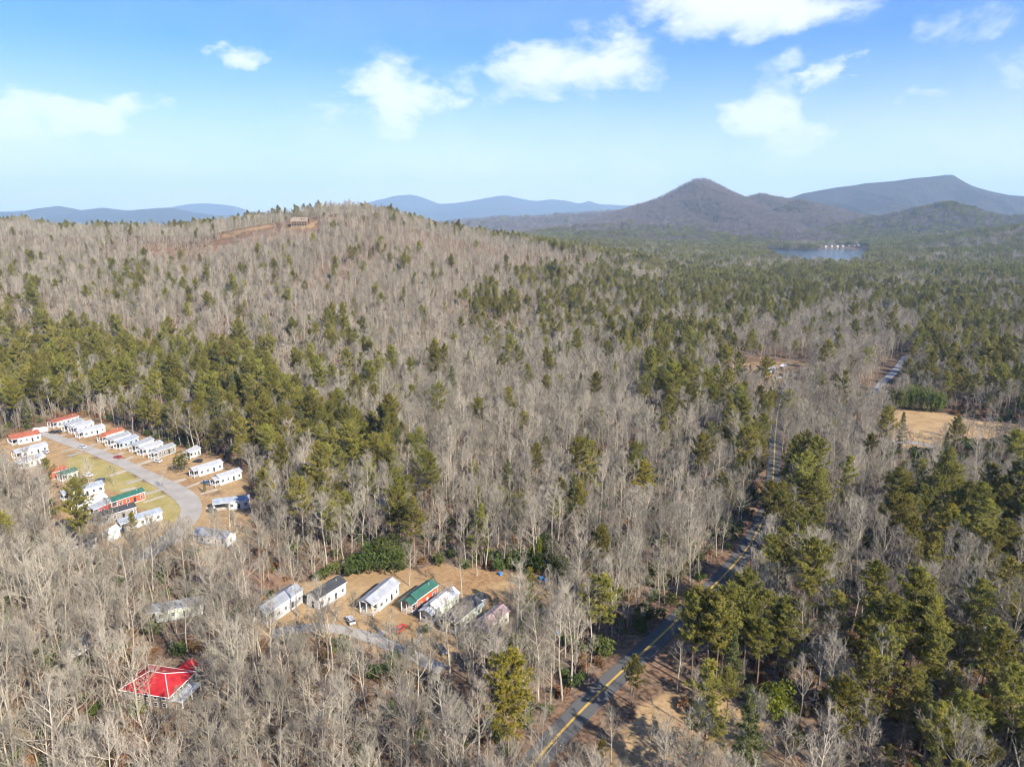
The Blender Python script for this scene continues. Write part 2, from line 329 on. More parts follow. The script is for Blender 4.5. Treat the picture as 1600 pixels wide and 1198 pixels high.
def smooth_line(pts, n=8):
    P = np.array([at(a, b)[:2] for a, b in pts]); t = np.concatenate([[0], np.cumsum(np.hypot(*np.diff(P, axis=0).T))])
    q = np.linspace(0, t[-1], max(4, int(t[-1] / 2.5)))
    X = np.interp(q, t, P[:, 0]); Y = np.interp(q, t, P[:, 1])
    for _ in range(n * 3):
        X[1:-1] = (X[:-2] + 2 * X[1:-1] + X[2:]) / 4; Y[1:-1] = (Y[:-2] + 2 * Y[1:-1] + Y[2:]) / 4
    return np.stack([X, Y], 1)
road_l, loop_l, lane_l, side_l, drive_l = [smooth_line(p) for p in (ROAD, LOOP, LANE, SIDE, DRIVE)]
VILLAGE = wpoly([(-60, 700), (0, 690), (60, 666), (130, 648), (175, 664), (245, 688), (300, 704), (355, 720), (390, 742), (398, 800), (404, 856), (370, 868), (300, 870), (230, 884), (150, 872), (95, 862), (82, 830), (85, 795), (60, 765), (0, 752), (-60, 750)])
PASTURE = wpoly([(455, 918), (550, 892), (690, 882), (770, 893), (850, 900), (882, 925), (862, 955), (806, 972), (796, 1004), (730, 1010), (690, 1040), (640, 1044), (560, 1008), (470, 992), (395, 996), (388, 962)])
LOT_RED = wpoly([(188, 1062), (240, 1022), (305, 1026), (318, 1085), (290, 1118), (250, 1126), (200, 1105)])
LOT_GREEN = wpoly([(228, 945), (318, 938), (322, 985), (240, 990)])
TRAIL = wpoly([(290, 868), (420, 880), (470, 900), (470, 935), (400, 930), (290, 900)])
FRONT_GRASS = wpoly([(915, 1260), (960, 1150), (1010, 1095), (1080, 1078), (1160, 1092), (1235, 1118), (1262, 1150), (1250, 1260)])
FIELD = wpoly([(1372, 642), (1440, 640), (1500, 650), (1570, 660), (1620, 672), (1560, 688), (1490, 692), (1470, 704), (1415, 706), (1392, 686)])
FIELD_FRONT = wpoly([(1392, 690), (1480, 700), (1500, 760), (1400, 770)])
SIDE_CLEAR = wpoly([(1352, 642), (1372, 588), (1402, 564), (1420, 550), (1428, 566), (1412, 590), (1398, 630), (1385, 650)])
MID_CLEAR = wpoly([(1130, 572), (1200, 560), (1262, 562), (1268, 600), (1210, 622), (1150, 606)])
VERGE = wpoly([(770, 1260), (838, 1165), (945, 1050), (1060, 945), (1165, 845), (1188, 846), (1200, 892), (1138, 992), (1066, 1066), (1000, 1130), (965, 1260)])
HILL_LOT = wpoly([(444, 343), (495, 343), (502, 350), (500, 372), (446, 372)])
HILL_BARE = wpoly([(440, 349), (500, 349), (506, 356), (470, 359), (440, 357)])
HILL_TRAIL = wpoly([(340, 368), (375, 358), (410, 352), (440, 349), (440, 355), (410, 359), (375, 366), (342, 376)])
HILL_CLAY = wpoly([(225, 395), (262, 380), (275, 392), (255, 410), (228, 412)])
CLAY_MID = wpoly([(985, 648), (1010, 642), (1045, 668), (1020, 674)])
PINE = [(wpoly(p, 14), k) for p, k in [
    ([(-120, 515), (60, 505), (300, 520), (430, 552), (440, 640), (360, 700), (290, 690), (150, 640), (0, 640), (-120, 640)], .5),
    ([(330, 590), (470, 610), (560, 650), (640, 680), (690, 730), (640, 850), (520, 840), (430, 760), (350, 710)], .64),
    ([(440, 500), (560, 510), (620, 560), (560, 640), (470, 600)], .30),
    ([(690, 455), (800, 430), (900, 396), (1150, 388), (1390, 402), (1400, 450), (1290, 470), (1200, 520), (1080, 500), (960, 470), (840, 480), (740, 510)], .42),
    ([(840, 480), (960, 470), (1010, 500), (960, 540), (850, 520)], .3),
    ([(950, 505), (1090, 505), (1200, 540), (1215, 600), (1200, 650), (1060, 640), (985, 570)], .52),
    ([(1340, 430), (1700, 400), (1760, 640), (1440, 640), (1425, 560), (1440, 500), (1380, 470)], .48),
    ([(1390, 740), (1500, 760), (1760, 760), (1760, 1260), (1420, 1260), (1330, 1040), (1380, 850)], .84),
    ([(1060, 840), (1170, 860), (1240, 700), (1290, 730), (1290, 960), (1240, 1080), (1100, 1060), (1065, 960)], .68),
    ([(1130, 660), (1200, 660), (1200, 760), (1140, 800)], .4),
    ([(-40, 815), (80, 820), (90, 880), (-40, 900)], .4),
    ([(-60, 440), (70, 440), (80, 500), (-60, 510)], .35),
    ([(120, 385), (240, 385), (220, 460), (120, 460)], .10),
    ([(440, 380), (640, 380), (680, 420), (420, 440)], .08)]]
CLEARS = [VILLAGE, PASTURE, LOT_RED, LOT_GREEN, FIELD, SIDE_CLEAR, MID_CLEAR, VERGE, HILL_LOT, HILL_TRAIL]
FRONT_OF_CABINS = wpoly([(395, 990), (560, 1008), (690, 1040), (800, 1004), (815, 1060), (760, 1110), (690, 1125), (600, 1120), (500, 1090), (420, 1050)])
RED_FRONT = wpoly([(150, 1075), (330, 1075), (350, 1180), (280, 1230), (150, 1230)])
TRAIL_FRONT = wpoly([(258, 396), (345, 374), (440, 354), (440, 380), (345, 400), (262, 420)])
FIELD_RIGHT = wpoly([(1480, 690), (1575, 676), (1640, 690), (1640, 740), (1500, 760)])
SPARSE = [(TRAIL_FRONT, .07), (FIELD_RIGHT, .3), (RED_FRONT, .22), (FRONT_OF_CABINS, .58), (TRAIL, .3), (FRONT_GRASS, .10), (FIELD_FRONT, .25), (HILL_CLAY, .4), (CLAY_MID, .2)]

# ------------------------------------------------------------------ ground sheet
def axis(lo, hi, step, end_lo, end_hi, g=1.07):
    a = list(np.arange(lo, hi + step, step))
    s = step
    while a[-1] < end_hi: s = min(s * g, 900); a.append(a[-1] + s)
    s = step; b = []
    c = lo
    while c > end_lo: s = min(s * g, 900); c -= s; b.append(c)
    return np.array(b[::-1] + a)
gx = axis(-330, 330, 3.2, -26000, 26000, 1.045); gy = axis(70, 520, 3.2, -6000, 27000, 1.03)
GX, GY = np.meshgrid(gx, gy)
GZ = ground_z(GX, GY)
nx, ny = len(gx), len(gy)
ii = (np.arange(ny - 1)[:, None] * nx + np.arange(nx - 1)[None, :]).ravel()
gfaces = np.stack([ii, ii + 1, ii + nx + 1, ii + nx], 1)
def grid_mesh(name, X, Y, Z, faces):
    m = bpy.data.meshes.new(name); V = np.stack([X.ravel(), Y.ravel(), Z.ravel()], 1)
    m.vertices.add(len(V)); m.vertices.foreach_set('co', V.ravel())
    m.loops.add(faces.size); m.polygons.add(len(faces))
    m.loops.foreach_set('vertex_index', faces.ravel().astype(np.int32)); m.polygons.foreach_set('loop_start', (np.arange(len(faces)) * faces.shape[1]).astype(np.int32))
    m.update(calc_edges=True); m.validate(); m.shade_smooth(); return m
gm = grid_mesh('ground', GX, GY, GZ, gfaces)
fx, fy = GX.ravel(), GY.ravel()
zone = np.zeros((len(fx), 4), np.float32); zone[:, 3] = 1
for p in (PASTURE, FIELD, FRONT_GRASS): zone[inside(p, fx, fy), 0] = 1
LAWN = wpoly([(95, 705), (150, 712), (215, 742), (290, 780), (290, 805), (262, 822), (225, 800), (170, 765), (110, 735)])
zone[inside(VILLAGE, fx, fy), 0] = .62; zone[inside(VILLAGE, fx, fy), 2] = .25
g_ = inside(LAWN, fx, fy); zone[g_, 0] = .5; zone[g_, 1] = .8; zone[g_, 2] = 0
for p in (HILL_TRAIL, HILL_BARE): zone[inside(p, fx, fy), 0] = .6; zone[inside(p, fx, fy), 2] = .35
zone[inside(TRAIL_FRONT, fx, fy), 2] = .42
zone[inside(MID_CLEAR, fx, fy), 0] = .45
for p in (HILL_CLAY, CLAY_MID, TRAIL): zone[inside(p, fx, fy), 2] = .55
zone[inside(TRAIL, fx, fy), 0] = .3
rd = pdist(road_l, fx, fy); zone[:, 2] = np.maximum(zone[:, 2], .55 * (1 - np.clip((rd - 3.5) / 6, 0, 1)))
rd = pdist(loop_l, fx, fy); b_ = rd < 9; zone[b_, 0] = np.maximum(zone[b_, 0], .5)
z3 = zone.reshape(ny, nx, 4)
for _ in range(2):
    z3[1:-1, 1:-1] = (z3[1:-1, 1:-1] * 4 + z3[:-2, 1:-1] + z3[2:, 1:-1] + z3[1:-1, :-2] + z3[1:-1, 2:]) / 8
za = gm.color_attributes.new('zone', 'FLOAT_COLOR', 'POINT'); za.data.foreach_set('color', zone.ravel())
def ground_material():
    m = bpy.data.materials.new('ground'); m.use_nodes = True; N = m.node_tree.nodes; L = m.node_tree.links; N.remove(N['Principled BSDF']); b = N.new('ShaderNodeBsdfDiffuse'); L.new(b.outputs[0], N['Material Output'].inputs[0])
    tc = N.new('ShaderNodeTexCoord')
    def noise(s, det=5, dis=0):
        n = N.new('ShaderNodeTexNoise'); n.inputs['Scale'].default_value = s; n.inputs['Detail'].default_value = det; n.inputs['Distortion'].default_value = dis; L.new(tc.outputs['Object'], n.inputs['Vector']); return n.outputs['Fac']
    def ramp(f, a, z):
        r = N.new('ShaderNodeMapRange'); r.interpolation_type = 'SMOOTHSTEP'; L.new(f, r.inputs[0]); r.inputs[1].default_value = a; r.inputs[2].default_value = z; return r.outputs[0]
    def mix(f, a, c):
        x = N.new('ShaderNodeMix'); x.data_type = 'RGBA'; L.new(f, x.inputs[0])
        for k, v in ((6, a), (7, c)):
            if isinstance(v, tuple): x.inputs[k].default_value = (*v, 1)
            else: L.new(v, x.inputs[k])
        return x.outputs[2]
    def mth(op, a, c):
        x = N.new('ShaderNodeMath'); x.operation = op
        for k, v in ((0, a), (1, c)):
            if isinstance(v, (int, float)): x.inputs[k].default_value = v
            else: L.new(v, x.inputs[k])
        return x.outputs[0]
    fine = noise(.9, 5); med = noise(.11, 4, .4); big = noise(.018, 2)
    litter = mix(ramp(fine, .35, .66), (.18, .118, .075), (.09, .056, .037))
    litter = mix(ramp(med, .45, .68), litter, mix(ramp(fine, .4, .6), (.21, .155, .105), (.125, .087, .06)))
    litter = mix(ramp(big, .5, .7), litter, mix(ramp(fine, .35, .65), (.19, .145, .11), (.105, .08, .06)))
    at_ = N.new('ShaderNodeAttribute'); at_.attribute_name = 'zone'; sp = N.new('ShaderNodeSeparateColor'); L.new(at_.outputs['Color'], sp.inputs[0])
    edge = mth('MULTIPLY', mth('SUBTRACT', med, .5), 1.1)
    dry = mix(ramp(med, .38, .66), (.36, .255, .135), (.275, .185, .095)); dry = mix(ramp(fine, .4, .75), dry, (.26, .165, .09))
    dry = mix(ramp(big, .5, .62), dry, mix(ramp(fine, .4, .6), (.29, .185, .095), (.21, .125, .065)))
    c = mix(ramp(mth('ADD', sp.outputs[0], edge), .3, .6), litter, dry)
    clay = mix(ramp(med, .4, .62), (.33, .19, .105), (.24, .135, .08))
    c = mix(ramp(mth('ADD', sp.outputs[2], edge), .35, .7), c, clay)
    lawn = mix(ramp(med, .38, .6), (.25, .21, .075), (.32, .255, .115)); lawn = mix(ramp(fine, .45, .7), lawn, (.23, .21, .07))
    c = mix(ramp(mth('ADD', sp.outputs[1], edge), .35, .65), c, lawn)
    L.new(c, b.inputs['Color'])
    bp = N.new('ShaderNodeBump'); bp.inputs['Strength'].default_value = .7; bp.inputs['Distance'].default_value = .25; L.new(fine, bp.inputs['Height']); L.new(bp.outputs[0], b.inputs['Normal'])
    return m
M['ground'] = ground_material(); gm.materials.append(M['ground'])
tag(link('ground', gm), 'brown leaf littered ground with dry grass clearings under the woods', kind='structure')

# ------------------------------------------------------------------ roads
def ribbon(name, line, width, mat, lift, label, off=0.0, u0=0, u1=None, taper=None, bed=None):
    P = line[u0:u1]; T = np.gradient(P, axis=0); T /= np.linalg.norm(T, axis=1, keepdims=True); Nn = np.stack([T[:, 1], -T[:, 0]], 1)
    w = np.full(len(P), width / 2) if taper is None else np.interp(np.linspace(0, 1, len(P)), *taper) / 2
    cols = [-1, -.5, 0, .5, 1]; V = []; 
    for a in cols:
        q = P + Nn * (off + a * w)[:, None]
        V.append(np.stack([q[:, 0], q[:, 1], np.zeros(len(q))], 1))
    bw = w if bed is None else np.full(len(P), bed / 2)      # a marking lies on the bed of its road
    zc = np.maximum.reduce([ground_z(*(P + Nn * (a * bw)[:, None]).T) for a in cols])
    zc = ground_z(P[:, 0], P[:, 1]) * .5 + zc * .5
    rag = np.array([[random.uniform(-.012, .012) * width for _ in range(2)] for _ in P]) if width > 2 else np.zeros((len(P), 2))
    V = np.stack(V, 1); V[:, 0, :2] += Nn * rag[:, :1]; V[:, 4, :2] += Nn * rag[:, 1:]; V[:, :, 2] = (zc + lift)[:, None]
    n = len(P); m = MB(); f = [(i * 5 + j, i * 5 + j + 1, (i + 1) * 5 + j + 1, (i + 1) * 5 + j) for i in range(n - 1) for j in range(4)]
    m.add(V.reshape(-1, 3), f)
    # turned down edges so that the slab has thickness
    V2 = V[:, [0, 4]].copy(); V2[:, :, 2] -= .5; base = m.n; m.add(V2.reshape(-1, 3), [])
    m.f += [(i * 5, (i + 1) * 5, base + (i + 1) * 2, base + i * 2) for i in range(n - 1)] + [(i * 5 + 4, (i + 1) * 5 + 4, base + (i + 1) * 2 + 1, base + i * 2 + 1) for i in range(n - 1)]
    o = m.build(name, mat); return tag(o, label, kind='structure') if label else o
road = ribbon('road', road_l, 6.0, M['asphalt'], .16, 'two lane dark asphalt road with double yellow centre line')
def marking(name, line, off, w, mat, parent, lift):
    o = ribbon(name, line, w, mat, lift, None, off=off, bed=6.0); o.parent = parent; return o
for s in (-.17, .17): marking('centre_line', road_l, s, .16, M['paint_yellow'], road, .19)
ribbon('village_road', loop_l, 7, M['asphalt_pale'], .16, 'pale curving gravel road through the cottage village', taper=([0, .5, .7, .8, 1], [6.0, 6.5, 9, 8, 7]))
ribbon('cabin_lane', lane_l, 4.2, M['asphalt_pale'], .14, 'pale lane in front of the row of cabins')
ribbon('side_road', side_l, 5.0, M['asphalt_side'], .25, 'pale paved road in sun beyond the bamboo')
ribbon('field_drive', drive_l, 4.0, M['asphalt_side'], .2, 'pale drive along the near edge of the field')
PADS = [((96, 705), (120, 700)), ((106, 713), (126, 706)), ((90, 682), (104, 678)), ((104, 688), (118, 684)), ((138, 697), (156, 692)), ((155, 706), (174, 698)), ((176, 714), (192, 707)), ((190, 720), (208, 713)), ((212, 728), (250, 714)),
        ((224, 785), (257, 774)), ((187, 767), (211, 762)), ((168, 744), (206, 732)), ((196, 755), (238, 744)), ((210, 776), (262, 762)), ((322, 793), (340, 795)), ((270, 848), (306, 832)), ((262, 756), (290, 748)), ((290, 762), (322, 750)), ((312, 772), (340, 764)), ((600, 985), (585, 1000)), ((655, 1000), (640, 1014))]
for a, b in PADS:
    p, q = at(*a), at(*b); ln = np.linspace(p[:2], q[:2], 5)
    ribbon('parking_pad', ln, random.choice([1.6, 2.2, 2.6]), M['concrete'] if random.random() < .75 else M['asphalt_pale'], .09, 'pale parking strip beside a village cottage')

# ------------------------------------------------------------------ lake, mountains
def water_material():
    m = bpy.data.materials.new('water'); m.use_nodes = True; N = m.node_tree.nodes; L = m.node_tree.links; b = N['Principled BSDF']
    b.inputs['Base Color'].default_value = (.02, .04, .065, 1); b.inputs['Roughness'].default_value = .12
    t = N.new('ShaderNodeTexNoise'); t.inputs['Scale'].default_value = .12; t.inputs['Detail'].default_value = 6; tc = N.new('ShaderNodeTexCoord'); L.new(tc.outputs['Object'], t.inputs['Vector'])
    bp = N.new('ShaderNodeBump'); bp.inputs['Strength'].default_value = .7; bp.inputs['Distance'].default_value = .8; L.new(t.outputs['Fac'], bp.inputs['Height']); L.new(bp.outputs[0], b.inputs['Normal']); return m
M['water'] = water_material()
lk = MB(); a_ = np.linspace(0, 2 * np.pi, 72, endpoint=False)
lr = (np.cos(a_) ** 4 + np.sin(a_) ** 4) ** -.25; lu = np.clip(.5 + .5 * lr * np.sin(a_) * 1.03, -.1, 1.1)
lv = np.stack([842 + 488 * lu + (115 + 125 * np.clip(lu, 0, 1)) * 1.06 * lr * np.cos(a_), 1870 + 1180 * lu, np.full(72, -2.2)], 1); lk.add(lv, [tuple(range(72))])
tag(lk.build('lake', M['water']), 'blue lake below the pointed mountain', kind='structure')

def forest_far_material(name, c1, c2, c3):
    m = bpy.data.materials.new(name); m.use_nodes = True; N = m.node_tree.nodes; L = m.node_tree.links; b = N['Principled BSDF']; b.inputs['Roughness'].default_value = 1; b.inputs['Specular IOR Level'].default_value = 0
    tc = N.new('ShaderNodeTexCoord')
    def noise(s, det):
        n = N.new('ShaderNodeTexNoise'); n.inputs['Scale'].default_value = s; n.inputs['Detail'].default_value = det; n.inputs['Roughness'].default_value = .65; L.new(tc.outputs['Object'], n.inputs['Vector']); return n.outputs['Fac']
    def mix(f, lo, hi, a, c):
        r = N.new('ShaderNodeMapRange'); L.new(f, r.inputs[0]); r.inputs[1].default_value = lo; r.inputs[2].default_value = hi
        x = N.new('ShaderNodeMix'); x.data_type = 'RGBA'; L.new(r.outputs[0], x.inputs[0])
        for k, v in ((6, a), (7, c)):
            if isinstance(v, tuple): x.inputs[k].default_value = (*v, 1)
            else: L.new(v, x.inputs[k])
        return x.outputs[2]
    f = noise(.03, 9); g = noise(.0025, 6)
    c = mix(f, .4, .62, c1, c2); c = mix(g, .55, .72, c, c3); L.new(c, b.inputs['Base Color'])
    bp = N.new('ShaderNodeBump'); bp.inputs['Strength'].default_value = 1; bp.inputs['Distance'].default_value = 14; L.new(f, bp.inputs['Height']); L.new(bp.outputs[0], b.inputs['Normal']); return m
M['far_woods'] = forest_far_material('far_woods', (.062, .052, .052), (.03, .026, .026), (.032, .033, .03))
M['mountain_floor'] = forest_far_material('mountain_floor', (.07, .056, .05), (.045, .036, .033), (.045, .042, .034))
def mountain(name, pts, D, wf, wb, seed, rough, label, nxg=260, nyg=120, mat='far_woods'):
    c = [p[0] for p in pts]; X = (np.array([c[0], c[-1]]) - 800) / F * .973 * D
    xs = np.linspace(X[0], X[1], nxg); ys = np.linspace(D - wf, D + wb, nyg)
    GX, GY = np.meshgrid(xs, ys); Z = ridge(GX, GY, pts, D, wf, wb, seed, rough) + fbm(GX, GY, wf * .12, 3) * D * .0016 - 4
    i = (np.arange(nyg - 1)[:, None] * nxg + np.arange(nxg - 1)[None, :]).ravel()
    m = grid_mesh(name, GX, GY, Z, np.stack([i, i + 1, i + nxg + 1, i + nxg], 1)); m.materials.append(M[mat])
    o = tag(link(name, m), label, kind='structure')
    MOUNT.append((pts, D, wf, wb, seed, rough, xs[0], xs[-1])); return o
MOUNT = []
def mount_z(k, x, y):
    pts, D, wf, wb, seed, rough, _, _ = MOUNT[k]; return ridge(x, y, pts, D, wf, wb, seed, rough) + fbm(x, y, wf * .12, 3) * D * .0016 - 4
mountain('mountain', [(700, 372), (780, 362), (850, 356), (900, 349), (930, 342), (960, 332), (1000, 320), (1030, 308), (1050, 298), (1068, 288), (1080, 282), (1092, 280), (1106, 283), (1120, 290), (1140, 301), (1160, 309), (1176, 305), (1186, 303), (1200, 307), (1230, 313), (1260, 317), (1300, 325), (1360, 338), (1440, 352), (1550, 365), (1700, 375)], 4900, 1750, 1500, 120, .3, 'pointed wooded mountain above the lake', mat='mountain_floor')
mountain('mountain', [(1050, 350), (1150, 325), (1232, 308), (1250, 301), (1300, 292), (1350, 285), (1400, 280), (1440, 276), (1466, 272), (1478, 272), (1490, 279), (1505, 287), (1530, 295), (1560, 302), (1600, 306), (1680, 312), (1800, 325), (2000, 345)], 7600, 2600, 1800, 990, .38, 'long flat topped blue mountain on the skyline')
mountain('hill', [(1230, 372), (1290, 358), (1330, 350), (1380, 339), (1430, 327), (1460, 321), (1480, 319), (1500, 323), (1540, 335), (1580, 341), (1640, 338), (1720, 330), (1850, 340), (2000, 352)], 3700, 520, 900, 55, .16, 'rounded wooded hill with a dark pine cap behind the lake', mat='mountain_floor')
mountain('hill', [(380, 372), (480, 362), (560, 356), (640, 352), (720, 347), (780, 340), (830, 340), (880, 336), (920, 333), (960, 330), (1010, 336), (1080, 345), (1200, 360)], 6200, 1100, 1200, 222, .2, 'low grey wooded hill in the valley gap', mat='mountain_floor')
rr = np.random.default_rng(8)
def far_pts(pts, lo, hi, base, amp):
    l = [(x, base + rr.uniform(-amp, amp)) for x in np.arange(lo, pts[0][0] - 60, 70)]; r = [(x, base + rr.uniform(-amp, amp)) for x in np.arange(pts[-1][0] + 70, hi, 70)]
    return l + pts + r
mountain('mountain', far_pts([(-60, 332), (40, 331), (60, 326), (95, 321), (130, 327), (160, 324), (205, 328), (245, 325), (270, 324), (300, 330), (340, 336), (420, 338), (520, 340)], -900, 560, 330, 5), 12500, 3000, 2500, 17, .2, 'dark blue low ridge far off beyond the wooded hill', 260, 60)
mountain('mountain', far_pts([(-100, 328), (60, 330), (200, 330), (262, 326), (290, 320), (320, 317), (350, 319), (372, 322), (390, 330), (450, 332), (540, 326), (590, 313), (620, 306), (645, 304), (662, 308), (690, 318), (720, 315), (745, 311), (775, 306), (790, 304), (810, 309), (835, 313), (860, 310), (885, 314), (905, 318), (918, 312), (940, 319), (970, 320), (1010, 319), (1060, 324)], -1200, 2600, 328, 7), 19500, 4500, 3500, 400, .22, 'palest blue mountain range on the horizon', 420, 60)
FOOT = len(MOUNT)
mountain('hill', [(1130, 352), (1180, 338), (1210, 325), (1230, 317), (1245, 314), (1262, 317), (1280, 325), (1310, 339), (1370, 352)], 4350, 520, 600, 71, .2, 'wooded knoll right of the pointed mountain', mat='mountain_floor')
mountain('hill', [(780, 372), (860, 360), (920, 352), (980, 347), (1040, 350), (1090, 345), (1140, 349), (1190, 356), (1260, 364), (1340, 372)], 4000, 600, 700, 310, .22, 'long low wooded foothill below the pointed mountain', mat='mountain_floor')
mountain('hill', [(740, 384), (820, 374), (900, 368), (960, 365), (1030, 370), (1100, 367), (1160, 376), (1230, 384)], 3300, 420, 600, 510, .2, 'nearest low wooded foothill left of the lake', mat='mountain_floor')
#PART3
# ------------------------------------------------------------------ trees: shapes
def unit(v): return v / (np.linalg.norm(v) + 1e-9)
def grow(p, d, L, n, r, bend, wob):
    P = [p]; d = unit(d)
    for i in range(n):
        d = unit(d + bend * np.array([0, 0, 1]) / n + r.normal(0, wob, 3)); P.append(P[-1] + d * L / n)
    return np.array(P)
def perp(d, r):
    a = r.normal(0, 1, 3); a -= d * np.dot(a, d); return unit(a)
class Shape:
    def __init__(s): s.parts = {}
    def part(s, k): return s.parts.setdefault(k, MB())
def twig_tris(mb, bases, dirs, lens, wid, r):
    n = len(bases); d = dirs / (np.linalg.norm(dirs, axis=1, keepdims=True) + 1e-9)
    a = r.normal(0, 1, (n, 3)); a -= d * (a * d).sum(1, keepdims=True); a /= np.linalg.norm(a, axis=1, keepdims=True) + 1e-9
    w = (wid * np.ones(n))[:, None]
    V = np.stack([bases - a * w / 2, bases + a * w / 2, bases + d * lens[:, None]], 1).reshape(-1, 3)
    mb.add(V, [(3 * i, 3 * i + 1, 3 * i + 2) for i in range(n)])
def bare_shape(seed, H=20., detail=2, spread=1.0, low=.38, fork=False, wscale=1.0):
    r = np.random.default_rng(seed); S = Shape(); tr = S.part('trunk'); cr = S.part('crown')
    r0 = .0105 * H * (wscale if detail > 1 else .85)
    leaders = []
    main = grow(np.zeros(3), np.array([r.normal(0, .03), r.normal(0, .03), 1.]), H * .96, 9, r, .25, .035)
    rad = np.linspace(1, .10, 10) ** .9 * r0
    main[0, 2] = -.6
    tr.add(*tube(main, np.maximum(rad, .03), 6 if detail > 1 else 4)); leaders.append((main, rad, 1.0))
    if fork:
        k = 4; d = unit(main[k + 1] - main[k] + perp(np.array([0, 0, 1.]), r) * .45)
        f = grow(main[k], d, H * .5, 6, r, .5, .05); fr = np.linspace(.75, .12, 7) * rad[k]; tr.add(*tube(f, np.maximum(fr, .03), 5 if detail > 1 else 3)); leaders.append((f, fr, .8))
    nl = {2: 13, 1: 12, 0: 9}[detail]; nb = {2: 6, 1: 5, 0: 4}[detail]; nsb = {2: 4, 1: 3, 0: 0}[detail]; nt = {2: 4, 1: 4, 0: 0}[detail]
    az = r.uniform(0, 6.28)
    TB, TD, TL = [], [], []; SB, SD, SL = [], [], []
    for (path, rads, wt) in leaders:
        n = int(nl * wt / (1.35 if fork else 1))
        for i in range(n):
            t = (low if wt == 1 else .15) + (1 - (low if wt == 1 else .15)) * ((i + r.uniform(0, .9)) / n) ** .9 * .985
            q = t * (len(path) - 1); k = min(int(q), len(path) - 2); p = path[k] + (q - k) * (path[k + 1] - path[k])
            az += 2.4 + r.normal(0, .4); rel = max(0., (t - low) / (1 - low))
            Ll = H * .34 * spread * (1.08 - .80 * rel ** 1.2) * r.uniform(.65, 1.2) * wt
            el = .62 + .5 * rel + r.normal(0, .12)
            d = np.array([math.cos(az) * math.cos(el), math.sin(az) * math.cos(el), math.sin(el)])
            lim = grow(p, d, Ll, 5, r, .38, .09); lr = np.linspace(1, .22, 6) * max(.05, .46 * rads[k] + .015) * (1 if detail else 1.2)
            tr.add(*tube(lim, lr, 4 if detail > 1 else 3))
            for j in range(nb):
                u = .22 + .78 * (j + r.uniform(.1, .9)) / nb; q2 = u * 5; k2 = min(int(q2), 4); bp = lim[k2] + (q2 - k2) * (lim[k2 + 1] - lim[k2])
                ld = unit(lim[k2 + 1] - lim[k2]); bd = unit(ld + perp(ld, r) * .75 + np.array([0, 0, .28])); Lb = Ll * .52 * r.uniform(.55, 1.15) * (1.15 - .5 * u)
                br = grow(bp, bd, Lb, 3, r, .3, .10)
                if detail > 1: cr.add(*tube(br, np.linspace(1, .3, 4) * .042 * wscale, 3))
                else: twig_tris(cr, br[:1], (br[-1] - br[0])[None], np.array([Lb]), .10 * wscale, r)
                for m_ in range(nsb):
                    u3 = .15 + .85 * (m_ + r.uniform(0, 1)) / nsb; q3 = u3 * 3; k3 = min(int(q3), 2); sp = br[k3] + (q3 - k3) * (br[k3 + 1] - br[k3]); dd = unit(br[k3 + 1] - br[k3]); sd = unit(dd + perp(dd, r) * .7 + np.array([0, 0, .22])); Ls = r.uniform(.7, 1.5) * (H / 20)
                    SB.append(sp); SD.append(sd); SL.append(Ls)
                    for w in range(nt):
                        TB.append(sp + sd * Ls * r.uniform(.15, .9)); TD.append(unit(sd + perp(sd, r) * .75 + np.array([0, 0, .2]))); TL.append(r.uniform(.45, 1.0) * H / 20)
                if nsb == 0:
                    for w in range(4):
                        TB.append(br[0] + (br[-1] - br[0]) * r.uniform(.1, 1)); TD.append(unit(bd + perp(bd, r) * .8 + np.array([0, 0, .25]))); TL.append(r.uniform(.9, 2.0))
    if SB: twig_tris(cr, np.array(SB), np.array(SD), np.array(SL), (.048 if detail > 1 else .085) * wscale, r)
    if TB: twig_tris(cr, np.array(TB), np.array(TD), np.array(TL), (.036 if detail > 1 else .062 if detail else .10) * wscale, r)
    return S
def tufts(mb, C, D, size, k, r, wid=.22):
    n = len(C); C = np.repeat(C, k, 0); D = np.repeat(D, k, 0)
    d = D * .55 + r.normal(0, .62, C.shape) + np.array([0, 0, .18]); d /= np.linalg.norm(d, axis=1, keepdims=True)
    base = C + r.normal(0, .16, C.shape) * size
    twig_tris(mb, base, d, size * r.uniform(.6, 1.2, len(C)), size * wid * 1.7, r)
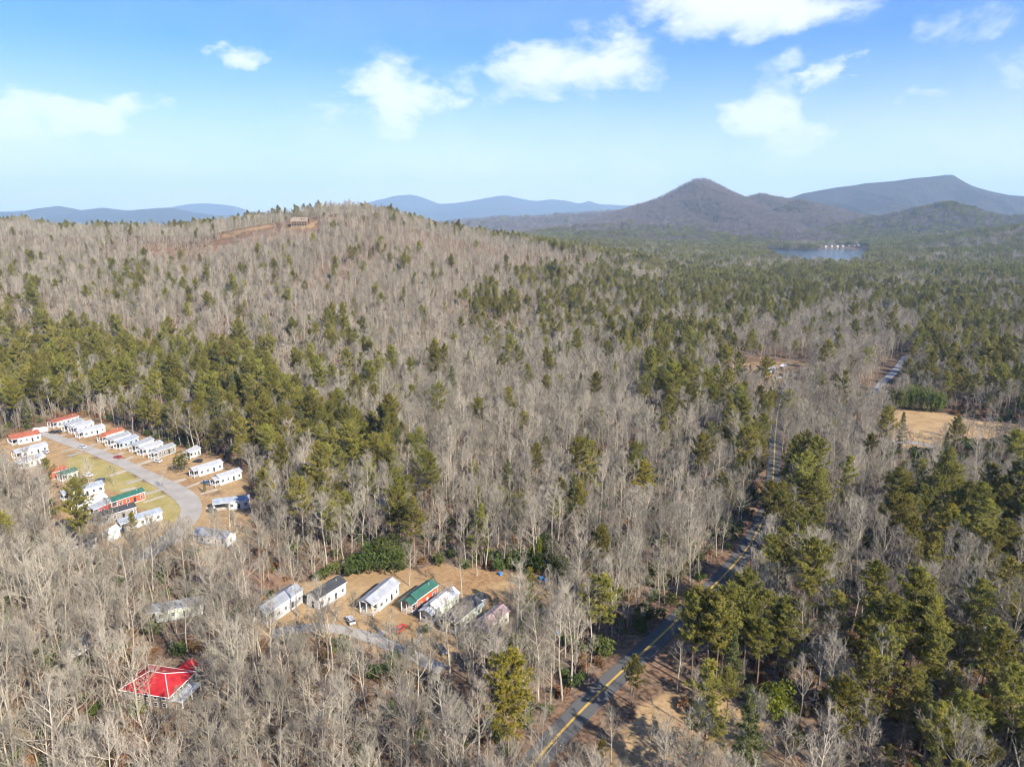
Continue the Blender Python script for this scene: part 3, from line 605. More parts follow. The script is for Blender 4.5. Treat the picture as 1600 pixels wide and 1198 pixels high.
def pine_shape(seed, H=25., low=.45, wide=.17, detail=2, kind='loblolly'):
    r = np.random.default_rng(seed); S = Shape(); tr = S.part('trunk'); cr = S.part('crown')
    P = grow(np.zeros(3), np.array([r.normal(0, .02), r.normal(0, .02), 1.]), H * .97, 8, r, .3, .015); P[0, 2] = -.6
    rad = np.linspace(1, .12, 9) * .0105 * H; tr.add(*tube(P, rad, 6 if detail > 1 else 4))
    nb = {2: 46, 1: 30, 0: 16}[detail]; az = r.uniform(0, 6)
    if kind == 'cone': nb = int(nb * 1.35)
    TC, TD = [], []
    for i in range(nb):
        rel = min(((i + r.uniform(0, .9)) / nb), .995); t = low + (1 - low) * rel ** .92 * .985
        q = t * 8; k = min(int(q), 7); p = P[k] + (q - k) * (P[k + 1] - P[k]); az += 2.4 + r.normal(0, .35)
        if kind == 'cone': prof = (1 - rel) ** .85 * .95 + .06; el = -.12 + .5 * rel
        elif kind == 'white': prof = (1 - rel) ** .7 * (.75 + .5 * (math.sin(rel * 22) > 0)) * .95 + .12; el = .08 + .45 * rel
        else: prof = (.55 + .75 * math.sin(math.pi * min(1, rel * .9 + .18)) - .45 * rel ** 4) * .92; el = .05 + .8 * rel
        L = H * wide * prof * r.uniform(.6, 1.2); el += r.normal(0, .13)
        d = np.array([math.cos(az) * math.cos(el), math.sin(az) * math.cos(el), math.sin(el)])
        b = grow(p, d, L, 3, r, .28 if kind != 'cone' else .1, .08)
        tr.add(*tube(b, np.linspace(1, .3, 4) * (.016 + .011 * L), 3))
        m = int((4 + L * 3.0) * {2: 1.5, 1: .9, 0: .4}[detail])
        u = r.uniform(.25, 1.03, m); base = b[0] + (b[-1] - b[0]) * u[:, None] + np.array([0, 0, 1]) * (.1 * L * u * u)[:, None]
        sidev = np.cross(d, [0, 0, 1.]); sidev = unit(sidev)
        s = r.normal(0, 1, m) * L * .17 * (1.1 - .6 * u)
        base = base + sidev * s[:, None] + np.array([0, 0, 1.]) * (np.abs(r.normal(0, .22, m)) + .1)[:, None]
        TC.append(base); TD.append(np.tile(d * .8, (m, 1)) + sidev * np.sign(s)[:, None] * .4)
    TC.append(P[-1] + r.normal(0, .35, (10, 3))); TD.append(np.tile(np.array([0, 0, .8]), (10, 1)))
    TC = np.concatenate(TC); TD = np.concatenate(TD)
    sz = {2: .62, 1: .95, 0: 1.7}[detail] * H / 25
    tufts(cr, TC, TD, sz, {2: 11, 1: 8, 0: 6}[detail], r, {2: .17, 1: .22, 0: .3}[detail])
    return S
def bush_shape(seed, Hh=4., W=2.4, detail=2, leaf=.3):
    r = np.random.default_rng(seed); S = Shape(); tr = S.part('trunk'); cr = S.part('crown')
    for i in range(5):
        a = r.uniform(0, 6.28); p = grow(np.array([0, 0, -.3]), np.array([math.cos(a) * .5, math.sin(a) * .5, 1]), Hh * .7, 3, r, .2, .1); tr.add(*tube(p, np.linspace(.09, .03, 4), 3))
    n = 420 if detail > 1 else 150
    nl = 9; L = np.stack([r.normal(0, W * .42, nl), r.normal(0, W * .42, nl), Hh * r.uniform(.3, .85, nl)], 1); rr_ = W * r.uniform(.35, .62, nl)
    k = r.integers(0, nl, n); d = r.normal(0, 1, (n, 3)); d /= np.linalg.norm(d, axis=1, keepdims=True); C = L[k] + d * rr_[k][:, None] * r.uniform(.7, 1.05, n)[:, None]; C[:, 2] = np.abs(C[:, 2])
    tufts(cr, C, d, leaf * (1 if detail > 1 else 1.8), 6, r, .5)
    return S
def shape_meshes(name, S, mats):
    out = {}
    for k, mb in S.parts.items():
        m = mb.mesh(name + '_' + k); m.materials.append(mats[k]); out[k] = m
    return out
def joined(name, S, mats):
    mb = MB(); idx = []
    for j, (k, q) in enumerate(S.parts.items()):
        mb.add(np.concatenate(q.v), q.f); idx += [j] * len(q.f)
    m = mb.mesh(name)
    for k in S.parts: m.materials.append(mats[k])
    m.polygons.foreach_set('material_index', np.array(idx, np.int32)); return m
BM = dict(trunk=M['bark_grey'], crown=M['twig_grey'])
PM = dict(trunk=M['bark_pine'], crown=M['needles']); PB = dict(trunk=M['bark_pine'], crown=M['needles_bright']); PD = dict(trunk=M['bark_pine'], crown=M['needles_dark'])
BUM = dict(trunk=M['bark_pine'], crown=M['leaf_dark']); BRM = dict(trunk=M['bark_grey'], crown=M['leaf_brown'])
bare_spec = [dict(H=20, spread=1.0, low=.28), dict(H=22, spread=.85, low=.36), dict(H=18, spread=1.2, fork=True, low=.26), dict(H=21, spread=.95, fork=True, low=.36), dict(H=16, spread=1.1, low=.28), dict(H=23, spread=.72, low=.4)]
pine_spec = [dict(H=25, low=.42, wide=.17), dict(H=27, low=.5, wide=.15), dict(H=22, low=.32, wide=.2), dict(H=25, low=.22, wide=.19, kind='white'), dict(H=21, low=.14, wide=.20, kind='cone')]
near_bare = [bare_shape(100 + i, **s) for i, s in enumerate(bare_spec)]
near_pine = [pine_shape(200 + i, **s) for i, s in enumerate(pine_spec)]
NB = [shape_meshes('bare', s, BM) for s in near_bare]
pmats = [PM, PM, PM, PM, PD]
NP = [shape_meshes('pine', s, m) for s, m in zip(near_pine, pmats)]
NPB = [shape_meshes('pine', near_pine[i], PB) for i in (0, 2)]
near_bush = [bush_shape(300, 4, 2.6), bush_shape(301, 6, 3.0), bush_shape(302, 3, 2.2)]
NBU = [shape_meshes('bush', s, BUM) for s in near_bush]
NBY = [shape_meshes('bush', s, dict(trunk=M['bark_pine'], crown=M['leaf_ivy'])) for s in near_bush[:2]]
def hidden_collection(name, meshes):
    c = bpy.data.collections.new(name)
    for i, m in enumerate(meshes): c.objects.link(bpy.data.objects.new('%s_%02d' % (name, i), m))
    return c
P_BARE = hidden_collection('bare_source', [joined('b', s, BM) for s in near_bare])
mid_bare = [bare_shape(400 + i, detail=1, wscale=1.15, **s) for i, s in enumerate(bare_spec)]
P_BARE_MID = hidden_collection('bare_mid_source', [joined('b', s, BM) for s in mid_bare])
P_PINE = hidden_collection('pine_source', [joined('p', s, m) for s, m in zip(near_pine, pmats)])
mid_pine = [pine_shape(500 + i, detail=1, **s) for i, s in enumerate(pine_spec)]
P_PINE_MID = hidden_collection('pine_mid_source', [joined('p', s, m) for s, m in zip(mid_pine, pmats)])
P_BUSH = hidden_collection('bush_source', [joined('u', bush_shape(310, 4, 2.6, 1), BUM), joined('u', bush_shape(311, 2.5, 2.0, 1), BUM), joined('u', bush_shape(312, 2.2, 1.8, 1, .25), BRM)])
# far woods: small stands of simple trees
def stand(seed, pine_share, n=13, half=13., twig='twig_grey'):
    r = np.random.default_rng(seed); mb = MB(); idx = []
    fb = [bare_shape(600 + i, detail=0, **bare_spec[i]) for i in range(2)]; fp = [pine_shape(610 + i, detail=0, **pine_spec[i]) for i in (0, 2)]
    for i in range(n):
        pn = r.random() < pine_share; S = (fp if pn else fb)[r.integers(0, 2)]; a = r.uniform(0, 6.28); s = r.uniform(.75, 1.1); x, y = r.uniform(-half, half, 2)
        ro = np.array([[math.cos(a), -math.sin(a), 0], [math.sin(a), math.cos(a), 0], [0, 0, 1]])
        for k, q in S.parts.items():
            mb.add(np.concatenate(q.v) @ ro.T * s + np.array([x, y, -1.5]), q.f); idx += [(2 if pn else 0) + (k == 'crown')] * len(q.f)
    m = mb.mesh('stand')
    for t in (M[twig], M[twig], M['bark_pine'], M['needles']): m.materials.append(t)
    m.polygons.foreach_set('material_index', np.array(idx, np.int32)); return m
P_STAND = hidden_collection('stand_source', [stand(700, 0), stand(701, .05), stand(702, .15), stand(703, .55), stand(704, .75)])
P_MOUNT = hidden_collection('mountain_stand_source', [stand(710, 0, 16, twig='twig_mountain'), stand(711, 0, 16, twig='twig_mountain'), stand(712, .04, 16, twig='twig_mountain'), stand(703, .7), stand(704, .85)])
def scatter(name, pts, rot, scl, idx, coll, label):
    n = len(pts); m = bpy.data.meshes.new(name); m.vertices.add(n); m.vertices.foreach_set('co', np.asarray(pts, np.float32).ravel())
    a = m.attributes.new('rot', 'FLOAT_VECTOR', 'POINT'); v = np.zeros((n, 3), np.float32); v[:, 2] = rot; a.data.foreach_set('vector', v.ravel())
    a = m.attributes.new('scl', 'FLOAT_VECTOR', 'POINT'); a.data.foreach_set('vector', np.asarray(scl, np.float32).ravel())
    a = m.attributes.new('idx', 'INT', 'POINT'); a.data.foreach_set('value', np.asarray(idx, np.int32))
    ng = bpy.data.node_groups.new(name, 'GeometryNodeTree'); ng.interface.new_socket('Geometry', in_out='INPUT', socket_type='NodeSocketGeometry'); ng.interface.new_socket('Geometry', in_out='OUTPUT', socket_type='NodeSocketGeometry')
    N, L = ng.nodes, ng.links; gi = N.new('NodeGroupInput'); go = N.new('NodeGroupOutput'); ip = N.new('GeometryNodeInstanceOnPoints'); ci = N.new('GeometryNodeCollectionInfo')
    ci.inputs['Collection'].default_value = coll; ci.inputs['Separate Children'].default_value = True; ci.inputs['Reset Children'].default_value = True
    def attr(nm, ty):
        q = N.new('GeometryNodeInputNamedAttribute'); q.data_type = ty; q.inputs['Name'].default_value = nm; return q.outputs['Attribute']
    L.new(gi.outputs[0], ip.inputs['Points']); L.new(ci.outputs[0], ip.inputs['Instance']); ip.inputs['Pick Instance'].default_value = True
    L.new(attr('idx', 'INT'), ip.inputs['Instance Index']); L.new(attr('rot', 'FLOAT_VECTOR'), ip.inputs['Rotation']); L.new(attr('scl', 'FLOAT_VECTOR'), ip.inputs['Scale']); L.new(ip.outputs[0], go.inputs[0])
    o = link(name, m); md = o.modifiers.new('scatter', 'NODES'); md.node_group = ng
    return tag(o, label, kind='stuff')

# ------------------------------------------------------------------ trees: places
S_ = 4.8
cx, cyy = np.meshgrid(np.arange(-1150, 1150, S_), np.arange(85, 1150, S_)); x = cx.ravel() + rng.uniform(-.48, .48, cx.size) * S_; y = cyy.ravel() + rng.uniform(-.48, .48, cx.size) * S_
z = ground_z(x, y); ppx, ppy, dep = project(np.stack([x, y, z], -1))
_, pty, _ = project(np.stack([x, y, z + 24], -1))
crest = np.interp(800 + F * x / (0.973 * y + 15), HC, HD)
ok = (ppx > -130 - 6000 / y) & (ppx < 1800) & (pty < 1215) & (y < np.minimum(crest + 60, 1140))
x, y, z, ppx, ppy = x[ok], y[ok], z[ok], ppx[ok], ppy[ok]
keep = np.ones(len(x))
for p in CLEARS: keep[inside(p, x, y)] = 0
for p, k in SPARSE: s_ = inside(p, x, y); keep[s_] = np.minimum(keep[s_], k)
keep[pdist(road_l, x, y) < np.where(y > 335, 1.7, 5.4)] = 0; keep[pdist(loop_l, x, y) < 6] = 0; keep[pdist(lane_l, x, y) < 5] = 0; keep[pdist(side_l, x, y) < 6.5] = 0
keep *= np.where(np.hypot(x, y) < 250, .92, 1.0) * np.clip(.9 + fbm(x, y, 34, 2) * .55, .25, 1)
sel = rng.random(len(x)) < keep; x, y, z, ppx, ppy = x[sel], y[sel], z[sel], ppx[sel], ppy[sel]
pp = np.full(len(x), .06)
for p, k in PINE: s_ = inside(p, x, y); pp[s_] = np.maximum(pp[s_], k)
clump = fbm(x + 300, y, 30, 3); pp = np.clip(pp * (1 + 1.1 * clump) + np.where(pp > .2, .2 * clump, .12 * np.maximum(clump - .1, 0)), 0, .92)
pp *= np.where(y > np.interp(800 + F * x / (0.973 * y + 15), HC, HD) - 150, .35, 1.0)
pp *= np.where((ppx < 780) & (ppy > 900), .12, 1.0)
is_pine = rng.random(len(x)) < pp
# pines are broader: thin them
thin = is_pine & (rng.random(len(x)) < .42); x, y, z, ppx, ppy, is_pine = [q[~thin] for q in (x, y, z, ppx, ppy, is_pine)]
dist = np.hypot(x, y); crest_k = np.interp(800 + F * x / (0.973 * y + 15), HC, HD)
tall = np.clip(rng.normal(.86, .21, len(x)), .38, 1.35); tall = np.where(is_pine, tall, tall * .9); tall *= np.where((dist < 240) & ~is_pine, 1.12, 1.0) * np.where(dist > 620, .92, 1.0) * np.where(y > crest_k - 130, .82, 1.0)
rot = rng.uniform(0, 6.28, len(x))
var_b = rng.integers(0, 6, len(x)); var_p = np.where(dist > 560, rng.choice(5, len(x), p=[.38, .22, .32, .06, .02]), rng.choice(5, len(x), p=[.34, .20, .26, .12, .08]))
inframe = (ppx > 5) & (ppx < 1595) & (ppy < 1260)
_, topy, _ = project(np.stack([x, y, z + 18], -1)); inframe &= topy < 1190
#PART4
# ------------------------------------------------------------------ buildings
MARKS = []                                   # (phrase, x, y): what stands near what
def window(parent, x, y, z, w, h, face, mat=None):
    # face: '+x','-x','+y','-y' outward direction; frame proud of the wall, pane set into it
    t = .05; m = MB()
    bars = [(-w/2 - .09, w/2 + .09, h/2, h/2 + .09), (-w/2 - .09, w/2 + .09, -h/2 - .09, -h/2), (-w/2 - .09, -w/2, -h/2, h/2), (w/2, w/2 + .09, -h/2, h/2), (-w/2, w/2, -.025, .025)]
    s = 1 if face[0] == '+' else -1
    def put(mb, a0, a1, b0, b1, d0, d1):
        lo, hi = sorted((s * d0, s * d1))
        if face[1] == 'x': mb.box(x + lo, x + hi, y + a0, y + a1, z + b0, z + b1)
        else: mb.box(x + a0, x + a1, y + lo, y + hi, z + b0, z + b1)
    for a0, a1, b0, b1 in bars: put(m, a0, a1, b0, b1, -.02, t)
    f = m.build('window', M['trim_white'], parent)
    g = MB(); put(g, -w/2, w/2, -h/2, h/2, -.02, .015); g.build('pane', mat or M['glass_dark'], f); return f
def door(parent, x, y, z, w, h, face, mat):
    s = 1 if face[0] == '+' else -1; m = MB(); k = MB(); lo, hi = sorted((0, s * .06)); lo2, hi2 = sorted((s * .06, s * .13))
    if face[1] == 'x': m.box(x + lo, x + hi, y - w/2, y + w/2, z, z + h); k.box(x + lo2, x + hi2, y + w*.32, y + w*.4, z + .95, z + 1.1)
    else: m.box(x - w/2, x + w/2, y + lo, y + hi, z, z + h); k.box(x + w*.32, x + w*.4, y + lo2, y + hi2, z + .95, z + 1.1)
    d = m.build('door', mat, parent); k.build('handle', M['metal_grey'], d); return d
def gable_roof(parent, W, y0, y1, zb, rise, mat, over=.35, th=.10, name='roof', cap=True, xo=0.0):
    hw = W / 2 + over; k = rise / (W / 2); ze = zb - over * k
    m = MB()
    for s in (-1, 1):
        prof = [(xo, zb + rise + .02), (xo + s * hw, ze + .02), (xo + s * hw, ze + .02 + th), (xo, zb + rise + .02 + th)]
        m.prism(prof if s > 0 else prof[::-1], y0 - over, y1 + over)
    r = m.build(name, mat, parent)
    if cap:
        c = MB(); c.prism([(xo - .18, zb + rise + th - .02), (xo, zb + rise + th + .06), (xo + .18, zb + rise + th - .02), (xo, zb + rise + th - .04)], y0 - over - .01, y1 + over + .01); c.build('ridge_cap', mat, r)
    for s in (-1, 1): f = MB(); f.box(*sorted((xo + s * hw, xo + s * (hw + .06))), y0 - over, y1 + over, ze - .08, ze + th); f.build('fascia', M['trim_white'], r)
    return r
def gable_walls(parent, W, y0, y1, z0, zb, rise, mat, name='wall', xo=0.0):
    m = MB(); m.prism([(xo - W/2, z0), (xo + W/2, z0), (xo + W/2, zb), (xo, zb + rise), (xo - W/2, zb)], y0, y1); return m.build(name, mat, parent)
def cabin(fp, bp, W, wall, roof, label, phrase=None, porch=2.4, wh=3.25, rise=1.15, loft=True, trim=True, L=None, porch_roof=None, gable_front=None, group='village cottages', name='cottage', posts=3, doorm='glass_dark', cat='cottage', deck=False, shed=False, lift=.45):
    f, b = gpt(*fp), gpt(*bp); d = b - f; d.z = 0
    L = L or min(max(d.length, 7.0), 15.5); d.normalize(); c = (f + b) / 2
    rz = math.atan2(-d.x, d.y); zz = min(float(ground_z(c.x + a * d.x, c.y + a * d.y)) for a in (-L/2, 0, L/2))
    o = empty(name, (c.x, c.y, zz), rz); tag(o, label, cat, group)
    y0, y1 = -L/2, L/2; yp = y0 + porch; z0 = lift + .1; zb = z0 + wh
    m = MB(); m.box(-W/2 + .08, W/2 - .08, yp + .08, y1 - .08, -.9, z0); m.build('skirting', M['siding_' + ('grey' if wall != 'grey' else 'white')], o)
    gable_walls(o, W, yp, y1, z0, zb, rise, SID[wall])
    ed = SID[wall]
    main = gable_roof(o, W, yp if porch_roof else y0, y1, zb, rise, ROOF[roof])
    if trim:
        for sx in (-1, 1):
            for yy in (yp, y1): t = MB(); t.box(*sorted((sx * (W/2 - .10), sx * (W/2 + .025))), yy - .10 if yy == y1 else yy - .025, yy + .025 if yy == y1 else yy + .10, z0, zb - .05); t.build('corner_trim', M['trim_white'], o)
    if porch > .6:
        m = MB(); m.box(-W/2, W/2, y0, yp - .002, z0 - .2, z0 - .02); m.build('porch_deck', M['wood_deck'], o)
        pz = zb - .05
        if porch_roof:
            q = gable_roof(o, W * .98, y0, yp - .4, zb - .45, rise * .8, ROOF[porch_roof], over=.3, name='porch_roof', cap=False); pz = zb - .5
        for i in range(posts):
            xx = -W/2 + .12 + (W - .24) * i / (posts - 1); p = MB(); p.box(xx - .09, xx + .09, y0 + .05, y0 + .23, -.8, pz); p.build('post', M['trim_white'], o)
        p = MB(); p.box(-W/2 + .05, W/2 - .05, y0 + .1, y0 + .18, z0 + .85, z0 + .95)
        for i in range(int(W / .3)): xx = -W/2 + .2 + i * .3; p.box(xx - .02, xx + .02, y0 + .12, y0 + .16, z0, z0 + .85)
        for s in (-1, 1):
            p.box(*sorted((s * (W/2 - .04), s * (W/2 - .12))), y0 + .2, yp - .05, z0 + .85, z0 + .95)
            for i in range(int(porch / .3)): yy = y0 + .3 + i * .3; p.box(*sorted((s * (W/2 - .06), s * (W/2 - .10))), yy - .02, yy + .02, z0, z0 + .85)
        p.build('railing', M['trim_white'], o)
        door(o, -W * .2, yp, z0, .95, 2.05, '-y', M[doorm]); window(o, W * .22, yp, z0 + 1.4, 1.3, 1.3, '-y')
        m = MB(); m.prism([(-W/2 + .05, zb - .08), (W/2 - .05, zb - .08), (0, zb + rise - .12)], y0 + .02, y0 + .10)
        if not porch_roof: m.build('gable', SID[gable_front or 'white'], o)
        st = MB()
        for k in range(3): st.box(-W*.35, W*.05, y0 - .3 * (k + 1), y0 - .3 * k - .01, -.9, z0 - .2 - .16 * k)
        st.build('steps', M['wood_deck'], o)
    else:
        door(o, 0, yp, z0, .95, 2.05, '-y', M[doorm])
    if not shed:
        n = max(2, int((y1 - yp) / 2.6))
        for s, fc in ((1, '+x'), (-1, '-x')):
            for i in range(n):
                yy = yp + (y1 - yp) * (i + .5) / n
                if i == n // 2 and s > 0: door(o, s * W/2, yy, z0, .9, 2.0, fc, M[doorm])
                else: window(o, s * W/2, yy, z0 + 1.45, 1.0 if i % 2 else 1.35, 1.15, fc)
            if loft:
                for i in range(3): window(o, s * W/2, y1 - 1.0 - i * 1.15, zb - .42, .55, .36, fc)
        window(o, 0, y1, z0 + 1.5, 1.2, 1.2, '+y'); window(o, 0, y1, zb + rise * .35, .6, .4, '+y')
        v = MB(); v.tube([(W * .2, y1 - 2.5, zb), (W * .2, y1 - 2.5, zb + rise + .35)], [.09, .09], 6); v.build('vent_pipe', M['metal_grey'], o)
        a = MB(); a.box(-W/2 - 1.0, -W/2 - .15, y1 - 2.2, y1 - 1.4, -.6, .85); a.build('air_conditioner', M['metal_grey'], o)
    if deck:
        m = MB(); m.box(W/2 + .02, W/2 + 2.4, -1.5, 2.5, z0 - .2, z0 - .05)
        for yy in (-1.4, 2.4): m.box(W/2 + 2.2, W/2 + 2.35, yy - .07, yy + .07, -.9, z0 + .9)
        m.box(W/2 + 2.24, W/2 + 2.32, -1.4, 2.4, z0 + .8, z0 + .9); m.build('side_deck', M['wood_deck'], o)
    MARKS.append((phrase or label, c.x, c.y)); return o
R_ = 'cabins in a row below the pasture'
cabin((408, 975), (462, 938), 5.4, 'grey', 'grey', 'long grey roofed cabin with porch posts at the left end of the pasture row', 'the long grey roofed cabin', L=15, group=R_, wh=3.8, porch=3.2, rise=1.3, gable_front='grey', name='cabin', cat='cabin')
cabin((494, 948), (528, 927), 4.8, 'white', 'black', 'white cabin with plain black shingle roof and three side windows', 'the white cabin with black roof', L=11.5, group=R_, wh=3.8, porch=0, rise=1.5, loft=False, gable_front='white', name='cabin', cat='cabin')
cabin((572, 962), (614, 926), 4.9, 'palegreen', 'light', 'pale green cabin with silver metal roof and a carport wing', 'the pale green cabin with silver roof', L=14, group=R_, wh=3.8, porch=3.0, name='cabin', cat='cabin')
cabin((634, 960), (676, 929), 4.3, 'orange', 'teal', 'red orange cabin with green metal roof and white porch', 'the red cabin with green roof', L=12.5, group=R_, wh=3.8, porch_roof='teal', name='cabin', cat='cabin', doorm='trim_white')
cabin((664, 976), (709, 941), 4.5, 'green', 'white', 'light green cabin under a bright white roof', 'the white roofed green cabin', L=13.5, group=R_, wh=3.8, porch_roof='white', name='cabin', cat='cabin', doorm='trim_white')
cabin((702, 990), (743, 957), 4.3, 'palegreen', 'dark', 'pale cabin with dark shingle roof next to the black roofed shed', 'the dark roofed pale cabin', L=13, group=R_, wh=3.8, name='cabin', cat='cabin')
cabin((733, 951), (753, 944), 3.6, 'blue', 'black', 'small grey shed with black gable roof behind the cabin row', 'the black roofed shed', L=4.8, group=None, porch=0, wh=2.6, rise=1.1, shed=True, loft=False, name='shed', cat='shed')
cabin((750, 1000), (783, 972), 4.4, 'cream', 'mauve', 'cream cabin with faded mauve roof at the right end of the row', 'the mauve roofed cabin', L=12, group=R_, wh=3.8, porch_roof='mauve', name='cabin', cat='cabin')
cabin((238, 968), (312, 955), 4.6, 'palegreen', 'grey', 'pale green cabin with grey metal roof alone among bare trees', 'the lone pale green cabin', L=15, group=None, loft=True, name='cabin', cat='cabin')
cabin((112, 1030), (128, 1022), 4.0, 'white', 'grey', 'white shed with grey roof deep in the bare woods', 'the white shed in the woods', L=5, group=None, porch=0, shed=True, loft=False, name='shed', cat='shed')
V = 'village cottages along the loop road'
def vc(fp, bp, W, wall, roof, label, **k): return cabin(fp, bp, W, wall, roof, label, group=V, **k)
vc((74, 671), (124, 657), 5.0, 'grey', 'rust', 'grey cottage with long rust red roof at the top end of the village', L=15.5)
vc((96, 677), (132, 664), 4.2, 'grey', 'grey', 'grey walled cottage second in the upper row behind the long white one', L=12)
vc((106, 680), (148, 667), 4.2, 'white', 'light', 'white cottage with pale roof third in the upper row', L=12.5)
vc((117, 686), (165, 674), 4.3, 'white', 'light', 'long white cottage with big end window and pale roof', L=14)
vc((152, 693), (194, 680), 4.2, 'white', 'brick', 'white cottage with brick red roof on the upper side of the loop road', L=13, porch_roof='brick')
vc((163, 700), (206, 685), 4.2, 'white', 'grey', 'white cottage with grey roof beside the brick red roofed one', L=13)
vc((177, 705), (217, 690), 4.2, 'blue', 'blue', 'slate blue cottage with blue grey roof in the upper row', L=12.5)
vc((202, 709), (240, 694), 4.2, 'white', 'grey', 'white cottage with grey roof right after the slate blue one', L=12.5)
vc((215, 714), (254, 700), 4.2, 'white', 'light', 'white cottage with pale roof and small back dormer window', L=12.5)
vc((232, 719), (274, 704), 4.2, 'taupe', 'grey', 'taupe cottage with grey roof beside the round dark tree', L=13, porch_roof='light')
vc((292, 718), (308, 710), 4.2, 'palegreen', 'light', 'small pale green cottage half hidden behind the round dark tree', L=8)
vc((297, 747), (347, 731), 4.3, 'white', 'light', 'long white cottage with row of square windows facing the bend', L=14.5)
vc((330, 761), (376, 745), 4.2, 'palegreen', 'light', 'pale green cottage with brown upper band below the long white one', L=13.5, porch_roof='light')
vc((335, 797), (390, 790), 4.8, 'white', 'blue', 'white cottage with screened porch and blue grey roof outside the bend', L=13.5, porch=5.5, posts=4)
vc((306, 842), (366, 852), 5.2, 'white', 'grey', 'white cottage with grey hipped looking roof at the foot of the loop road', L=14.5, deck=False)
cabin((18, 694), (58, 686), 8.5, 'white', 'brick', 'wide white office with red tile roof by the village entrance', group=None, L=13, porch=2.6, rise=1.5, posts=5, loft=False, name='office_building', cat='building')
vc((22, 718), (72, 704), 4.4, 'white', 'light', 'white cottage with pale metal roof behind the red roofed office', L=15)
vc((26, 735), (66, 722), 4.4, 'white', 'light', 'white cottage with screened porch at the village left edge', L=13)
cabin((2, 736), (9, 731), 3.2, 'white', 'white', 'small white shed at the left edge of the village', group=None, L=4.5, porch=0, shed=True, loft=False, name='shed', cat='shed')
vc((45, 757), (104, 742), 4.4, 'orange', 'brick', 'rust red cottage behind the tall village pine', L=14)
vc((98, 752), (114, 747), 4.0, 'palegreen', 'teal', 'small cottage with teal roof behind bare branches', L=7)
vc((95, 783), (162, 766), 4.6, 'white', 'blue', 'white cottage with long blue grey roof behind bare branches', L=15.5)
vc((120, 802), (160, 788), 4.6, 'white', 'white', 'cottage with plain white roof in the lower row', L=12)
vc((146, 806), (166, 797), 4.2, 'crimson', 'grey', 'small bright red cottage with grey roof in the lower row', L=9)
vc((172, 795), (221, 779), 4.4, 'orange', 'teal', 'orange red cottage with green roof and white clerestory windows', L=14)
vc((148, 820), (208, 803), 4.6, 'taupe', 'black', 'taupe cottage with black roof and yellow wooden deck', L=15, deck=True)
vc((188, 829), (249, 811), 4.4, 'white', 'blue', 'white cottage with blue grey roof ending at the village lawn', L=15, porch=3.5)
cabin((170, 845), (180, 840), 3.4, 'white', 'white', 'small white shed below the blue roofed lower row cottage', group=None, L=4.5, porch=0, shed=True, loft=False, name='shed', cat='shed')
vc((108, 868), (138, 855), 4.6, 'white', 'black', 'white cottage with black roof in the bare trees below the village', L=11)

# red hipped house in the woods
def red_house():
    c = gpt(250, 1084); f, b = gpt(210, 1092), gpt(292, 1100); rz = R(-12)
    o = empty('house', (c.x, c.y, c.z), rz, .86); tag(o, 'big house with bright red hipped roof deep in the bare woods', 'house')
    W, D = 7.2, 5.0; z0, zb, rise = 0, 4.6, 2.6
    m = MB(); m.box(-W, W, -D, D, -1, 2.2); m.build('lower_wall', M['stone_brown'], o)
    m = MB(); m.box(-W, W, -D, D, 2.2, zb); m.build('wall', SID['taupe'], o)
    ov = .9; A = [(-W - ov, -D - ov, zb - .1), (W + ov, -D - ov, zb - .1), (W + ov, D + ov, zb - .1), (-W - ov, D + ov, zb - .1), (-W + D - .4, 0, zb + rise), (W - D + .4, 0, zb + rise)]
    m = MB(); A2 = [(x, y, zz - .14) for x, y, zz in A[:4]]
    m.add(A + A2, [(0, 1, 5, 4), (1, 2, 5), (2, 3, 4, 5), (3, 0, 4), (0, 6, 7, 1), (1, 7, 8, 2), (2, 8, 9, 3), (3, 9, 6, 0), (9, 8, 7, 6)]); r = m.build('roof', ROOF['red'], o)
    for a, b2 in ((0, 4), (1, 5), (2, 5), (3, 4), (4, 5)):
        p, q = np.array(A[a]), np.array(A[b2]); k = MB(); k.tube([p + [0, 0, .06], q + [0, 0, .06]], [.09, .09], 4); k.build('hip_cap', M['trim_white'], r)
    g = MB()
    for i in range(4):
        p, q = np.array(A[i]), np.array(A[(i + 1) % 4]); g.tube([p - [0, 0, .05], q - [0, 0, .05]], [.11, .11], 4)
    g.build('gutter', M['trim_white'], r)
    # rear wing with its own small red roof
    w = MB(); w.box(1.5, 6.5, D + .01, D + 4, -1, 4.2); w.build('rear_wing', SID['taupe'], o)
    gm_ = MB(); gm_.prism([(1.1, 4.15), (6.9, 4.15), (4, 5.9)], D + .9, D + 4.5); gm_.build('rear_roof', ROOF['red'], o)
    for i in range(5):
        xx = -5.6 + 2.8 * i; window(o, xx, -D, 3.4, 1.1, 1.3, '-y'); window(o, xx, -D, 1.0, 1.1, 1.2, '-y')
    for yy in (-2.6, .2, 2.8): window(o, W, yy, 3.4, 1.1, 1.3, '+x')
    door(o, W, -.9, .1, 1, 2.1, '+x', M['trim_white'])
    d = MB(); d.box(W + .02, W + 3.6, -4.2, 4.2, 2.0, 2.2); d.build('deck', M['metal_grey'], o)
    for yy in (-4, 0, 4): p = MB(); p.box(W + 3.3, W + 3.5, yy - .1, yy + .1, -1, 3.2); p.build('post', M['trim_white'], o)
    p = MB(); p.box(W + 3.36, W + 3.46, -4, 4, 3.0, 3.12); p.build('railing', M['trim_white'], o)
    MARKS.append(('the red hipped roof', c.x, c.y))
red_house()
